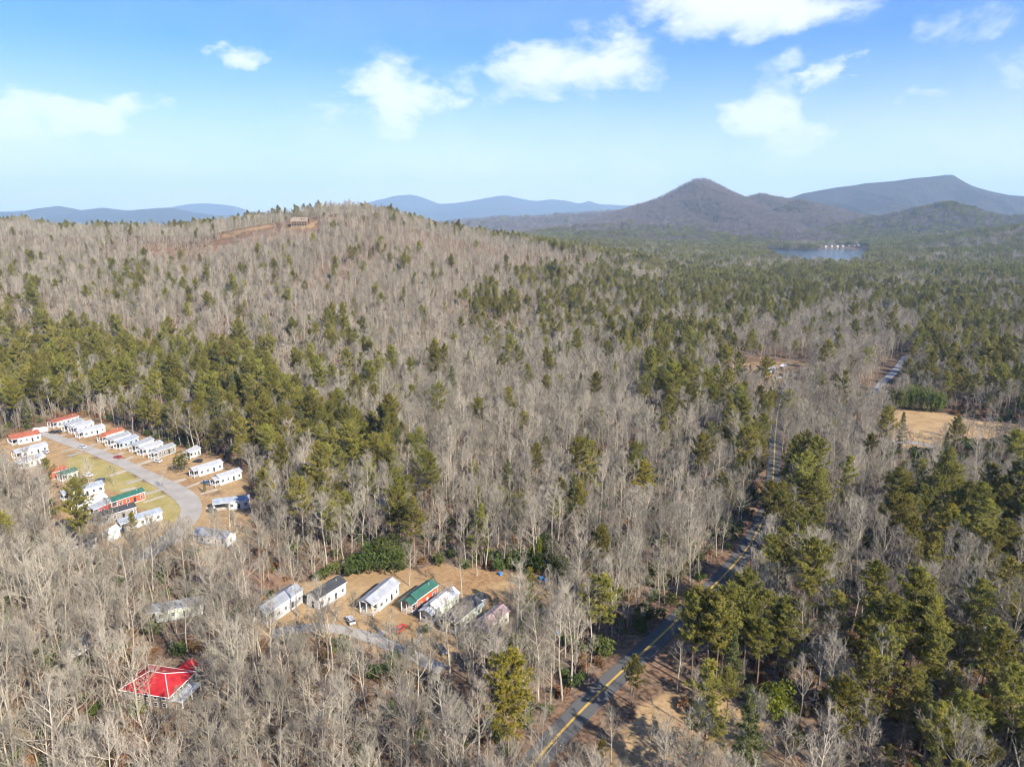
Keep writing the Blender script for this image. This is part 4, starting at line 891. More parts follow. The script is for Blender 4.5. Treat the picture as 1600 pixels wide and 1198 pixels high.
# log house on the ridge
def ridge_house():
    c = gpt(469, 352); o = empty('house', (c.x, c.y, c.z), R(6)); tag(o, 'brown log house with dormers and wide porch on the hilltop', 'house')
    m = MB(); m.box(-10, 10, -5, 5, -6, 2.6); m.build('lower_wall', M['stone_brown'], o)
    m = MB(); m.box(-10, 10, -5, 5, 2.6, 5.6); m.build('wall', SID['brown'], o)
    r = MB()
    for s in (-1, 1):
        pr = [(-11, 0, 10.2), (11, 0, 10.2), (11, s * 8.2, 5.0), (-11, s * 8.2, 5.0)]; lo = [(a, b, cz - .3) for a, b, cz in pr]
        r.add(pr + lo, [(0, 1, 2, 3), (7, 6, 5, 4), (0, 4, 5, 1), (1, 5, 6, 2), (2, 6, 7, 3), (3, 7, 4, 0)])
    rf = r.build('roof', ROOF['brown'], o)
    g = MB(); 
    for s in (-1, 1): g.add([(s * 10, -5, 5.6), (s * 10, 5, 5.6), (s * 10, 0, 10)], [(0, 1, 2)])
    g.build('gable', SID['brown'], o)
    for xx in (3.0, 6.4):
        d = MB(); d.prism([(xx - 1.2, 6), (xx + 1.2, 6), (xx + 1.2, 8.2), (xx, 9.4), (xx - 1.2, 8.2)], -5.2, -1); dd = d.build('dormer', SID['brown'], rf); window(dd, xx, -5.2, 7.4, 1.3, 1.3, '-y')
    k = MB(); k.box(-4.2, -2.8, -.8, .8, 9, 11.6); k.build('chimney', M['stone_brown'], rf)
    d = MB(); d.box(-10.5, 10.5, -8, -5.01, 2.3, 2.6); d.build('porch_deck', M['wood_deck'], o)
    for i in range(7): p = MB(); p.box(-10.3 + i * 3.43 - .2, -10.3 + i * 3.43 + .2, -7.9, -7.5, -6, 5.1); p.build('post', M['wood_deck'], o)
    p = MB(); p.box(-10.4, 10.4, -7.95, -7.85, 3.5, 3.65); p.build('railing', M['wood_deck'], o)
    for i in range(6): window(o, -8 + i * 3.2, -5, 4.2, 1.8, 1.9, '-y'); window(o, -8 + i * 3.2, -5, .8, 1.6, 1.8, '-y')
    MARKS.append(('the hilltop log house', c.x, c.y))
ridge_house()
# open white canopy, sheds near the mid clearing
def canopy(px, py, rz, label):
    c = gpt(px, py); o = empty('canopy_tent', c, rz); tag(o, label, 'canopy')
    m = MB(); A = [(-3, -3, 2.6), (3, -3, 2.6), (3, 3, 2.6), (-3, 3, 2.6), (0, -3.0, 4.2), (0, 3.0, 4.2)]; m.add(A, [(0, 4, 5, 3), (1, 2, 5, 4)]); m.prism([(-3.02, 2.3), (3.02, 2.3), (3.02, 2.62), (-3.02, 2.62)], 3.0, 3.05); m.build('cover', M['trim_white'], o)
    for a in (-2.9, 2.9):
        for b in (-2.9, 2.9): p = MB(); p.tube([(a, b, -.3), (a, b, 2.7)], [.05, .05], 5); p.build('post', M['metal_grey'], o)
canopy(1226, 577, R(20), 'white peaked canopy in the clearing left of the bamboo')
cabin((1190, 586), (1210, 580), 5, 'grey', 'grey', 'low grey house in the leafless trees beside the white canopy', 'the grey house in the mid clearing', group=None, L=12, loft=False, name='house', cat='house')
cabin((1238, 600), (1254, 592), 4, 'crimson', 'grey', 'small red outbuilding near the two lane road', 'the red outbuilding', group=None, L=7, porch=0, shed=True, loft=False, name='shed', cat='shed')
# lake shore houses, tiny in the picture
wn = [('white', 'grey'), ('cream', 'brown'), ('grey', 'light'), ('grey', 'dark'), ('cream', 'grey'), ('white', 'brown')]
lake_px = [(1245, 387), (1253, 386.5), (1262, 386), (1272, 387), (1281, 386), (1290, 386.5), (1299, 386), (1308, 387), (1317, 386), (1326, 386.5), (1335, 386), (1343, 387), (1350, 387.5)]
shades = {'white': 'white', 'cream': 'cream', 'grey': 'grey'}
ordn = ['first', 'second', 'third', 'fourth', 'fifth', 'sixth', 'seventh', 'eighth', 'ninth', 'tenth', 'eleventh', 'twelfth', 'thirteenth']
def shore_house(x, y, zz, wall, roof, label, Wd, name='lake_house', grp='houses on the far lake shore'):
    o = empty(name, (x, y, zz), random.uniform(-.5, .5)); tag(o, label, 'house', grp)
    m = MB(); m.box(-Wd/2, Wd/2, -4, 4, -5, 5.2); m.build('wall', SID[wall], o)
    m = MB(); m.add([(-Wd/2 - .6, -4.8, 5), (Wd/2 + .6, -4.8, 5), (Wd/2 + .6, 4.8, 5), (-Wd/2 - .6, 4.8, 5), (-Wd/2 - .6, 0, 8.2), (Wd/2 + .6, 0, 8.2)], [(0, 1, 5, 4), (2, 3, 4, 5), (0, 4, 3), (1, 2, 5), (3, 2, 1, 0)]); m.build('roof', ROOF[roof], o)
    for i in range(3): m = MB(); m.box(-Wd/2 + Wd * (i + .5) / 3 - .8, -Wd/2 + Wd * (i + .5) / 3 + .8, -4.08, -3.9, 2, 3.6); m.build('window', M['glass_dark'], o)
LAKE_X = []
for i, (a, b) in enumerate(lake_px):
    yy = 3075 + random.uniform(-4, 60); xx = (a - 800) / F * (.973 * yy + 25); w_, r_ = wn[i % 6]
    LAKE_X.append((xx, yy))
    shore_house(xx, yy, max(1.0, float(ground_z(xx, yy))), w_, r_, '%s house on the far lake shore, %s from the left' % (shades[w_], ordn[i]), random.uniform(8, 13))
for i, (a, yy) in enumerate([(1488, 3060), (1500, 3070), (1511, 3064)]):
    xx = (a - 800) / F * (.973 * yy + 25); LAKE_X.append((xx, yy)); shore_house(xx, yy, float(ground_z(xx, yy)), 'white', 'white', 'white building right of the lake, %s of three' % ordn[i], 16, 'white_building', 'white buildings right of the lake')
# ------------------------------------------------------------------ vehicles and small things
def car(px, py, rz, col, label, van=False, cat='car'):
    c = gpt(px, py); o = empty('parked_car', (c.x, c.y, c.z + .16), rz); tag(o, label, cat)
    paint = material('paint_' + label.split()[0] + str(len(MATS)), col, .25, spec=.5)
    pr = [(-2.2, .35), (2.2, .35), (2.25, .75), (1.9, .95), (1.0, 1.0), (-2.15, 1.02), (-2.25, .7)]
    m = MB(); v = [(-.88, a, b) for a, b in pr] + [(.88, a, b) for a, b in pr]; n = len(pr)
    m.add(v, [tuple(range(n)), tuple(range(2 * n - 1, n - 1, -1))] + [(i, i + n, (i + 1) % n + n, (i + 1) % n) for i in range(n)]); body = m.build('body', paint, o)
    top = 2.0 if van else 1.5
    A = [(-.82, 1.05, 1.0), (.82, 1.05, 1.0), (.82, -2.0, 1.02), (-.82, -2.0, 1.02), (-.68, .35, top - .06), (.68, .35, top - .06), (.68, -1.6, top - .06), (-.68, -1.6, top - .06)]
    m = MB(); m.add(A, [(0, 1, 5, 4), (1, 2, 6, 5), (2, 3, 7, 6), (3, 0, 4, 7)]); m.build('glass', M['glass_dark'], o)
    m = MB(); m.box(-.7, .7, -1.64, .38, top - .06, top); m.build('roof_panel', paint, o)
    for sx in (-1, 1):
        for yy in (-1.35, 1.35):
            w = MB(); w.tube([(sx * .72, yy, .33), (sx * .92, yy, .33)], [.33, .33], 12); ww = w.build('wheel', M['rubber'], o)
            q = MB(); q.tube([(sx * .92, yy, .33), (sx * .94, yy, .33)], [.2, .2], 8); q.build('rim', M['rim_metal'], ww)
        h = MB(); h.box(sx * .5 - .2, sx * .5 + .2, 2.2, 2.27, .62, .78); h.build('headlight', M['trim_white'], o)
    MARKS.append((label, c.x, c.y))
car(82, 677, R(70), (.02, .02, .025), 'black car parked at the top of the village road')
car(91, 676, R(70), (.05, .055, .06), 'dark grey car parked beside the black one', )
car(137, 744, R(75), (.7, .7, .7), 'white car parked on the village lawn')
car(157, 752, R(75), (.12, .13, .14), 'charcoal car parked below the white one on the lawn')
car(309, 722, R(80), (.03, .03, .035), 'black car beside the long white cottage')
car(331, 800, R(60), (.03, .03, .03), 'black car at the screened porch outside the bend')
car(690, 1018, R(-150), (.06, .065, .07), 'dark car parked below the cabin row')
for a, b, rz, col, l in [(128, 700, 70, (.5, .5, .52), 'silver car on the pad beside the brick red roofed cottage'), (184, 716, 70, (.35, .05, .04), 'dark red car parked in front of the slate blue cottage'), (246, 722, 70, (.6, .6, .6), 'pale grey car in front of the taupe cottage'), (322, 756, 65, (.1, .16, .28), 'blue car parked between the two cottages above the bend'), (300, 838, 40, (.55, .55, .55), 'light car on the sandy pad at the foot of the loop road'),
                        (70, 708, 70, (.4, .42, .44), 'grey car near the office lot'), (548, 972, 30, (.55, .55, .55), 'pale car on the lane beside the pale green cabin'), (626, 985, -30, (.4, .06, .04), 'red car parked before the green roofed cabin'), (1216, 592, 60, (.55, .55, .56), 'silver car near the white peaked canopy')]: car(a, b, R(rz), col, l)
def camper(px, py, rz, label):
    c = gpt(px, py); o = empty('camper_trailer', (c.x, c.y, c.z), rz); tag(o, label, 'trailer')
    m = MB(); pr = [(-3.4, .6), (3.2, .6), (3.6, 1.4), (3.0, 2.9), (-3.4, 2.9)]; v = [(-1.15, a, b) for a, b in pr] + [(1.15, a, b) for a, b in pr]; n = 5
    m.add(v, [tuple(range(n)), tuple(range(2 * n - 1, n - 1, -1))] + [(i, i + n, (i + 1) % n + n, (i + 1) % n) for i in range(n)]); m.build('body', M['trim_white'], o)
    for yy in (-.5, .4):
        for sx in (-1, 1): w = MB(); w.tube([(sx * .95, yy, .35), (sx * 1.18, yy, .35)], [.34, .34], 10); w.build('wheel', M['rubber'], o)
    for yy in (-2.2, 1.6): window(o, 1.15, yy, 2.0, .9, .6, '+x')
    door(o, 1.15, -.9, .8, .7, 1.8, '+x', M['metal_grey'])
    h = MB(); h.box(-.08, .08, 3.3, 4.6, .5, .62); h.build('hitch', M['metal_grey'], o); MARKS.append((label, c.x, c.y))
camper(64, 676, R(-60), 'white camper trailer next to the red roofed office')
def pole(x, y, label, h=10.5, rz=0.0):
    o = empty('utility_pole', (x, y, float(ground_z(x, y))), rz); tag(o, label, 'pole', 'utility poles along the road')
    m = MB(); m.tube([(0, 0, -1), (0, 0, h)], [.17, .11], 8); m.build('pole', M['pole_wood'], o)
    m = MB(); m.box(-1.2, 1.2, -.06, .06, h - .9, h - .75); m.build('crossarm', M['pole_wood'], o)
    for a in (-1.1, 0, 1.1): m = MB(); m.tube([(a, 0, h - .75), (a, 0, h - .5)], [.05, .04], 6); m.build('insulator', M['trim_white'], o)
    return np.array([x, y, float(ground_z(x, y)) + h - .5])
pp_ = [(868, 1222), (985, 1098), (1093, 985), (1172, 892)]
tops = []
for i, (a, b) in enumerate(pp_):
    g = gpt(a, b); nx_ = gpt(*pp_[min(i + 1, 3)]) if i < 3 else g; pv = gpt(*pp_[max(i - 1, 0)]); d = nx_ - pv; rz = math.atan2(-d.x, d.y)
    tops.append((pole(g.x, g.y, ['wooden utility pole at the bottom edge beside the road', 'wooden utility pole by the dry grass clearing', 'wooden utility pole among roadside pines', 'farthest wooden utility pole where the road bends'][i], rz=rz), rz))
for k, off in enumerate((-1.1, 0, 1.1)):
    m = MB()
    for (p, ra), (q, rb) in zip(tops[:-1], tops[1:]):
        p2 = p + np.array([math.cos(ra), math.sin(ra), 0]) * off; q2 = q + np.array([math.cos(rb), math.sin(rb), 0]) * off
        t = np.linspace(0, 1, 9)[:, None]; P = p2 + (q2 - p2) * t; P[:, 2] -= (1.3 * 4 * t * (1 - t))[:, 0]; m.tube(P, np.full(9, .018), 3)
    tag(m.build('power_line', M['wire']), ['left', 'middle', 'right'][k] + ' overhead wire strung between the roadside poles', 'wire', 'overhead wires')
def bin_(px, py, col, label):
    c = gpt(px, py); o = empty('storage_bin', c, random.uniform(0, 3)); tag(o, label, 'bin'); m = MB(); m.box(-.6, .6, -.45, .45, -.1, .8); m.build('body', M[col], o); l = MB(); l.prism([(-.66, .8), (.66, .8), (.5, .98), (-.5, .98)], -.5, .5); l.build('lid', M[col], o)
for a, b, s in [(846, 905, 'blue storage bin at the right end of the pasture'), (853, 908, 'second blue storage bin beside the first at the pasture end'), (782, 898, 'small dark blue bin at the back edge of the pasture'), (871, 990, 'blue bin among bare trees right of the mauve roofed cabin')]: bin_(a, b, 'tarp_blue', s)
#PART5
# ------------------------------------------------------------------ individual trees, then the rest of the woods
MARKS += [('the bend of the village road', *at(300, 800)[:2]), ('the dry grass clearing beside the road', *at(1090, 1150)[:2]), ('the tan field', *at(1470, 670)[:2])]
MX = np.array([[a, b] for _, a, b in MARKS])
ORD = ['nearest', 'second nearest', 'third nearest', 'fourth nearest', 'fifth nearest', 'sixth nearest', 'seventh nearest', 'eighth nearest']
def short(s):
    w = s.split(); return ' '.join(w[:9])
PLACES = [(lambda a, b: a > 1230 and b > 1000, 'in the shady lower right woods'), (lambda a, b: a > 1230 and b > 760, 'in the woods right of the two lane road'), (lambda a, b: a > 1230, 'below the tan field'),
          (lambda a, b: a < 330 and b > 1060, 'in the lower left corner woods'), (lambda a, b: a < 400 and b > 860, 'in the woods between village and red roof'), (lambda a, b: a < 820 and b > 1040, 'in the grove along the bottom edge'),
          (lambda a, b: b > 1040, 'near the dry grass beside the road'), (lambda a, b: a > 860 and b > 860, 'along the left bank of the two lane road'), (lambda a, b: a > 700 and b > 760, 'in the woods above the pasture'), (lambda a, b: b > 700, 'in the woods behind the village'), (lambda a, b: True, 'in the middle of the wide bare woods')]
def place_of(a, b):
    for t, s in PLACES:
        if t(a, b): return s
def label_trees(items):                      # (kind, x, y, column, row) -> (label, group); ranked by distance from the landmark
    near = {}; out = [None] * len(items)
    for i, (kind, tx, ty, a, b) in enumerate(items):
        d = np.hypot(MX[:, 0] - tx, MX[:, 1] - ty); k = int(np.argmin(d))
        if d[k] < 38:
            ph = short(MARKS[k][0]); ph = ph if ph.startswith('the ') else 'the ' + ph
            side = 'behind' if ty > MX[k, 1] + abs(tx - MX[k, 0]) else 'in front of' if ty < MX[k, 1] - abs(tx - MX[k, 0]) else 'left of' if tx < MX[k, 0] else 'right of'
            near.setdefault((kind, ph, side), []).append((d[k], i))
    for (kind, ph, side), l in near.items():
        for r_, (_, i) in enumerate(sorted(l)[:len(ORD)]): out[i] = (' '.join(('%s %s %s %s' % (ORD[r_], kind, side, ph)).split()[:16]), None)
    for i, (kind, tx, ty, a, b) in enumerate(items):
        if out[i] is None: pl = place_of(a, b); out[i] = ('%s %s' % (kind, pl), 'trees ' + pl)
    return out
def plant_tree(name, meshes, px_, py_, zz, rz, s, sz, label, cat, group):
    o = bpy.data.objects.new(name, None); COL.objects.link(o); o.location = (px_, py_, zz); o.rotation_euler = (0, 0, rz); o.scale = (s, s, sz); o.empty_display_size = .1
    tag(o, label, cat, group)
    for k in ('trunk', 'crown'):
        c = bpy.data.objects.new(k, meshes[k]); COL.objects.link(c); c.parent = o
    return o
NEARD = dist
bi = np.where(~is_pine & inframe)[0]; bi = bi[np.argsort(NEARD[bi])][:300]
pi_ = np.where(is_pine & inframe)[0]; pi_ = pi_[np.argsort(NEARD[pi_])][:270]
bare_names = ['tall spreading bare tree', 'tall slim bare tree', 'forked bare tree', 'tall forked bare tree', 'low bare tree', 'very tall narrow bare tree']
pine_names = ['tall olive pine', 'tall high crowned pine', 'broad bushy pine', 'layered long crowned pine', 'dark conical evergreen']
order = np.concatenate([bi, pi_])
order = order[np.argsort(dist[order])]
tags = label_trees([((pine_names[var_p[i]] if is_pine[i] else bare_names[var_b[i]]), x[i], y[i], ppx[i], ppy[i]) for i in order])
for i, (l, g) in zip(order, tags):
    if is_pine[i]: plant_tree('pine_tree', NP[var_p[i]], x[i], y[i], z[i], rot[i], tall[i], tall[i], l, 'tree', g)
    else: plant_tree('bare_tree', NB[var_b[i]], x[i], y[i], z[i], rot[i], tall[i], tall[i], l, 'tree', g)
YARD = []; NUM = 'one two three four five six seven eight nine ten eleven twelve thirteen fourteen fifteen sixteen seventeen eighteen nineteen twenty twenty-one twenty-two twenty-three twenty-four twenty-five twenty-six'.split()
# trees that stand out in the photograph: base column, base row, height in metres
def special(kind, name, a, b, h, label, meshes, H, wide=1.0):
    g = gpt(a, b); plant_tree(name, meshes, g.x, g.y, g.z, random.uniform(0, 6), h / H * wide, h / H, label, 'tree', None)
for a, b, h, v, w, l in [
    (803, 1172, 26, 'b0', 1.15, 'bright yellow green pine standing left of the road near the bottom'), (795, 1195, 20, 'b2', 1.1, 'lower bright green pine in front of the tall one by the road'),
    (935, 1003, 22, '2', 1.25, 'broad olive pine on the left bank of the road'), (918, 1000, 18, '0', 1.15, 'smaller olive pine left of the broad one on the road bank'),
    (988, 1105, 15, '0', 1.0, 'small pine leaning over the road verge'), (1098, 1198, 26, '3', 1.1, 'tall layered pine in the dry grass clearing'),
    (1102, 1075, 28, '0', 1.25, 'tall pine right of the road above the dry grass'), (1140, 1060, 27, '1', 1.3, 'tall dense pine right of the road behind the clearing'), (1085, 1040, 24, '0', 1.1, 'roadside pine shading the asphalt'),
    (1180, 1050, 24, '2', 1.2, 'bushy pine in the clump right of the road'), (1222, 938, 23, '0', 1.1, 'pine beside the road where it first bends'), (1222, 870, 25, '2', 1.0, 'tall green pine right of the road bend'), (1236, 760, 22, '0', 1.0, 'round crowned pine beside the straight stretch of road'), (1245, 840, 24, '1', 1.2, 'dense pine beside the straight stretch of road'),
    (1003, 812, 25, 'b0', 1.15, 'solitary olive pine rising from the middle of the bare woods'), (903, 840, 23, 'b0', .85, 'slender yellow green pine left of the solitary olive one'), (868, 850, 20, '0', .8, 'thin pine at the edge of the woods above the pasture'),
    (1405, 700, 20, '4', 1.0, 'dark conical evergreen at the left end of the tan field'), (1470, 745, 22, '4', .8, 'dark spire shaped evergreen in front of the tan field'), (1405, 790, 20, '4', 1.1, 'solitary dark cone shaped evergreen in front of the tan field'),
    (78, 772, 17, '2', .95, 'olive pine in front of the rust red cottage'), (212, 850, 13, '0', .8, 'slim pine at the corner of the village lawn'), (500, 1000, 6, '4', .8, 'tiny conifer beside the cabin lane'), (645, 1030, 7, '4', .9, 'small conifer at the end of the cabin lane'),
    (320, 770, 6, '4', .8, 'small yellow green conifer beside the bend'), (1465, 905, 27, 'b2', 1.15, 'large bright crowned pine in the right woods'), (1520, 930, 26, '0', 1.2, 'large dark green pine behind the bright crowned one'), (1560, 920, 25, '2', 1.2, 'large pine near the right edge of the picture'), (1240, 1190, 10, '2', .8, 'young pine in the lower right corner of the clearing'), (940, 1196, 7, 'b2', .9, 'young bright pine at the bottom edge beside the road')]:
    me = NPB[0 if v == 'b0' else 1] if v[0] == 'b' else NP[int(v)]; H = {'b0': 25, 'b2': 22}.get(v) or pine_spec[int(v)]['H']
    special('pine', 'pine_tree', a, b, h, l, me, H, w)
for a, b, h, v, l in [
    (78, 1010, 25, 2, 'big pale forked tree near the left edge above the red roof'), (20, 1130, 26, 3, 'pale tall forked trunk at the left edge of the bottom woods'), (218, 1128, 24, 1, 'tall white trunk standing before the red roof'), (238, 1120, 20, 0, 'slim pale tree crossing the red roof'),
    (640, 915, 15, 4, 'bare pale tree on the pasture behind the pale green cabin'), (722, 935, 18, 5, 'tall thin bare tree standing alone on the pasture'), (745, 900, 15, 1, 'bare tree on the back of the pasture'), (670, 1050, 20, 5, 'thin tall trunk rising before the white roofed cabin'), (465, 962, 22, 1, 'tall pale tree between the first two cabins'),
    (370, 880, 22, 5, 'tall pale trunk between village and cabin row'), (420, 905, 18, 1, 'slim bare tree on the bare slope left of the cabins'), (305, 708, 24, 5, 'tall pale trunk behind the round dark village tree'), (208, 680, 24, 5, 'tall pale trunk behind the village upper row'), (160, 672, 20, 1, 'pale trunk at the top end of the village'),
    (640, 1200, 20, 2, 'pale forked tree at the bottom edge below the lane'), (575, 1130, 21, 3, 'twisted pale tree in the grove below the lane'), (1490, 1100, 18, 2, 'white branched tree in the dark right woods'), (1420, 1075, 17, 4, 'pale branching tree in the lower right woods'), (1350, 1140, 13, 4, 'small pale tree in the lower right woods'), (955, 1190, 13, 0, 'leafless tree beside the road at the bottom edge'),
    (260, 765, 9, 4, 'small bare tree on the village lawn'), (178, 760, 10, 4, 'small bare tree among the lower village cottages'), (45, 662, 15, 2, 'wide white bare tree at the village head'), (1235, 578, 15, 2, 'white branched bare tree by the peaked canopy'), (1375, 640, 20, 2, 'wide pale bare tree at the side road')]:
    special('bare', 'bare_tree', a, b, h, l, NB[v], bare_spec[v]['H'])
for i in range(26):
    a_, b_ = random.choice([(random.uniform(60, 200), random.uniform(770, 860)), (random.uniform(230, 390), random.uniform(850, 880)), (random.uniform(60, 170), random.uniform(735, 790)), (random.uniform(420, 780), random.uniform(985, 1015))])
    v_ = random.choice([0, 2, 4]); special('bare', 'bare_tree', a_, b_, random.uniform(7, 14), 'low bare tree growing among the cottages, %s along the yards from the left' % 'x', NB[v_], bare_spec[v_]['H'])
    YARD.append((a_, COL.objects[-1].parent))
for i, (a_, o_) in enumerate(sorted(YARD, key=lambda q: q[0])):
    o_['label'] = 'low bare yard tree among the cottages, number %s counted from the left' % NUM[i]; o_['group'] = 'bare yard trees among cottages and cabins'
# round evergreen in the village, shrubs round the pasture, ivy trunk, bamboo
round_s = bush_shape(320, 10, 4.4, 2, .42); RB = shape_meshes('round', round_s, BUM)
g = gpt(283, 738); plant_tree('evergreen_tree', RB, g.x, g.y, g.z, .4, 1, 1, 'round dark evergreen tree above the village bend', 'tree', None)
NTH = 'first second third fourth fifth sixth seventh eighth ninth tenth eleventh twelfth'.split()
def shrub(a, b, s, label, group=None, v=None):
    g = gpt(a, b); plant_tree('evergreen_shrub', NBY[random.randrange(2)] if label.startswith(('yellow', 'bright')) else NBU[v if v is not None else random.randrange(3)], g.x, g.y, g.z, random.uniform(0, 6), s, s, label, 'shrub', group)
for i, (a, b, s) in enumerate([(545, 900, 1.0), (560, 897, 1.5), (578, 896, 1.6), (596, 893, 1.5), (614, 890, 1.6), (632, 888, 1.1), (552, 890, 1.7), (588, 886, 1.9), (606, 884, 1.9), (625, 882, 1.7)]):
    shrub(a, b, s, 'glossy dark evergreen shrub behind the first cabins, %s from the left' % NTH[[545, 552, 560, 578, 588, 596, 606, 614, 625, 632].index(a)], 'evergreen shrubs behind the cabins')
for i, (a, b, s) in enumerate([(785, 890, 1.2), (800, 888, 1.5), (815, 892, 1.6), (832, 890, 1.8), (850, 893, 1.8), (868, 897, 1.6), (880, 905, 1.4), (895, 912, 1.3), (775, 880, 1.3), (825, 880, 1.7), (860, 884, 1.7), (905, 890, 1.5)]):
    shrub(a, b, s, 'dark evergreen shrub at the right back edge of the pasture, %s from the left' % NTH[[775, 785, 800, 815, 825, 832, 850, 860, 868, 880, 895, 905].index(a)], 'evergreen shrubs by the pasture corner')
for a, b, s, l in [(773, 892, .55, 'single round green bush on the back of the pasture'), (700, 985, .9, 'green bush at the porch of the dark roofed pale cabin'), (665, 990, .8, 'green bush before the white roofed cabin'), (748, 940, .6, 'little green bush beside the black roofed shed'), (765, 968, 1.0, 'olive bush behind the mauve roofed cabin'),
                   (1205, 1120, 1.5, 'yellow green bush at the top of the dry grass clearing'), (1225, 1118, 1.6, 'bright bush right of the dry grass clearing'), (1180, 1105, .9, 'leafy bush at the back of the dry grass clearing'), (1256, 1165, 1.0, 'bush in the right corner of the dry grass clearing'), (1090, 880, 1.1, 'green bush on the left road bank'), (1000, 985, 1.3, 'green bush beside the broad olive pine'), (1020, 968, 1.2, 'second green bush on the road bank')]:
    shrub(a, b, s, l)
def ivy():
    g = gpt(842, 895); o = empty('ivy_covered_tree', g); tag(o, 'tree trunk wrapped in bright yellow green ivy at the pasture edge', 'tree')
    r = np.random.default_rng(5); H = 15; P = grow(np.zeros(3), np.array([0, 0, 1.]), H, 6, r, .1, .02); m = MB(); m.tube(P, np.linspace(.25, .08, 7), 6)
    for i in range(9):
        p = P[4] + (P[6] - P[4]) * r.random(); m.tube(grow(p, np.array([r.normal(), r.normal(), .9]), 3.5, 3, r, .3, .1), [.05, .04, .03, .02], 3)
    m.build('trunk', M['bark_grey'], o)
    t = r.uniform(0, 1, 900); a = r.uniform(0, 6.28, 900); rad = .35 + .65 * r.random(900) * (1 - t) ** .4
    C = np.stack([rad * np.cos(a), rad * np.sin(a), t * 12.5], 1); k = MB(); tufts(k, C, np.stack([np.cos(a), np.sin(a), 0 * a], 1), .3, 5, r, .5); k.build('ivy', M['leaf_ivy'], o)
ivy()
def bamboo(i, a, b, h):
    g = gpt(a, b); o = empty('bamboo_clump', g, i); tag(o, 'feathery green bamboo clump beyond the tan field, ' + ['first', 'second', 'third', 'fourth', 'fifth', 'sixth', 'last'][i] + ' of the front row from left' if i < 7 else ['left', 'right'][i - 7] + ' bamboo clump of the back pair beyond the tan field', 'bamboo', 'bamboo clumps behind the field')
    r = np.random.default_rng(i); m = MB(); C = []; D = []
    for j in range(14):
        p = grow(np.array([r.normal(0, 1.2), r.normal(0, 1.2), -.2]), np.array([r.normal(0, .1), r.normal(0, .1), 1]), h * r.uniform(.8, 1.1), 5, r, -.1, .05); m.tube(p, np.linspace(.06, .02, 6), 3)
        u = r.uniform(.25, 1, 26); C.append(p[0] + (p[-1] - p[0]) * u[:, None] + r.normal(0, .45, (26, 3))); D.append(r.normal(0, 1, (26, 3)))
    m.build('canes', M['bamboo'], o); k = MB(); tufts(k, np.concatenate(C), np.concatenate(D), .9, 5, r, .25); k.build('foliage', M['bamboo'], o)
for i, (a, b, h) in enumerate([(1400, 640, 13), (1412, 641, 15), (1424, 641, 15), (1436, 642, 14), (1448, 643, 14), (1460, 644, 13), (1470, 645, 12), (1418, 636, 15), (1440, 636, 15)]): bamboo(i, a, b, h)

# the rest of the woods, which nobody could count
rest = np.ones(len(x), bool); rest[order] = False
def woods(name, mask, var, coll, label):
    i = np.where(mask)[0]; s = tall[i]; scatter(name, np.stack([x[i], y[i], z[i]], 1), rot[i], np.stack([s, s, s * rng.uniform(.9, 1.1, len(i))], 1), var[i], coll, label)
LODD = 430
woods('bare_woods', rest & ~is_pine & (dist < LODD), var_b, P_BARE, 'grey leafless woods filling the near valley')
woods('bare_woods', rest & ~is_pine & (dist >= LODD), var_b, P_BARE_MID, 'grey leafless woods covering the hill and middle distance')
woods('pine_woods', rest & is_pine & (dist < LODD), var_p, P_PINE, 'olive green pines scattered through the near woods')
woods('pine_woods', rest & is_pine & (dist >= LODD), var_p, P_PINE_MID, 'olive green pines in bands across the middle distance')
# undergrowth: saplings, evergreen and brown brush
n = 15000; ux = rng.uniform(-330, 330, n); uy = rng.uniform(90, 420, n); uz = ground_z(ux, uy); a, b, _ = project(np.stack([ux, uy, uz], -1)); k = (a > -80) & (a < 1700) & (b < 1300)
for p in CLEARS: k &= ~inside(p, ux, uy)
k &= (pdist(road_l, ux, uy) > 5) & (pdist(loop_l, ux, uy) > 6) & (pdist(lane_l, ux, uy) > 5) & ~(inside(FRONT_GRASS, ux, uy) & (rng.random(n) < .8)) & ~(inside(TRAIL, ux, uy) & (rng.random(n) < .7))
ux, uy, uz, a = ux[k], uy[k], uz[k], a[k]; n = len(ux); half = rng.random(n) < np.where(a > 850, .35, .55)
s = rng.uniform(.18, .45, n)
scatter('sapling_undergrowth', np.stack([ux, uy, uz], 1)[half], rng.uniform(0, 6, half.sum()), np.repeat(s[half, None], 3, 1), rng.integers(0, 6, half.sum()), P_BARE_MID, 'thin leafless saplings under the near trees')
nh = ~half; gr = fbm(ux[nh], uy[nh], 70, 2) + np.where(a[nh] > 1000, .25, 0); ev = np.where(rng.random(nh.sum()) < np.clip(.35 + gr, .1, .9), rng.integers(0, 2, nh.sum()), 2)
s = rng.uniform(.35, 1.05, nh.sum())
scatter('shrub_undergrowth', np.stack([ux, uy, uz], 1)[nh], rng.uniform(0, 6, nh.sum()), np.repeat(s[:, None], 3, 1), ev, P_BUSH, 'low evergreen and brown brush under the near trees')
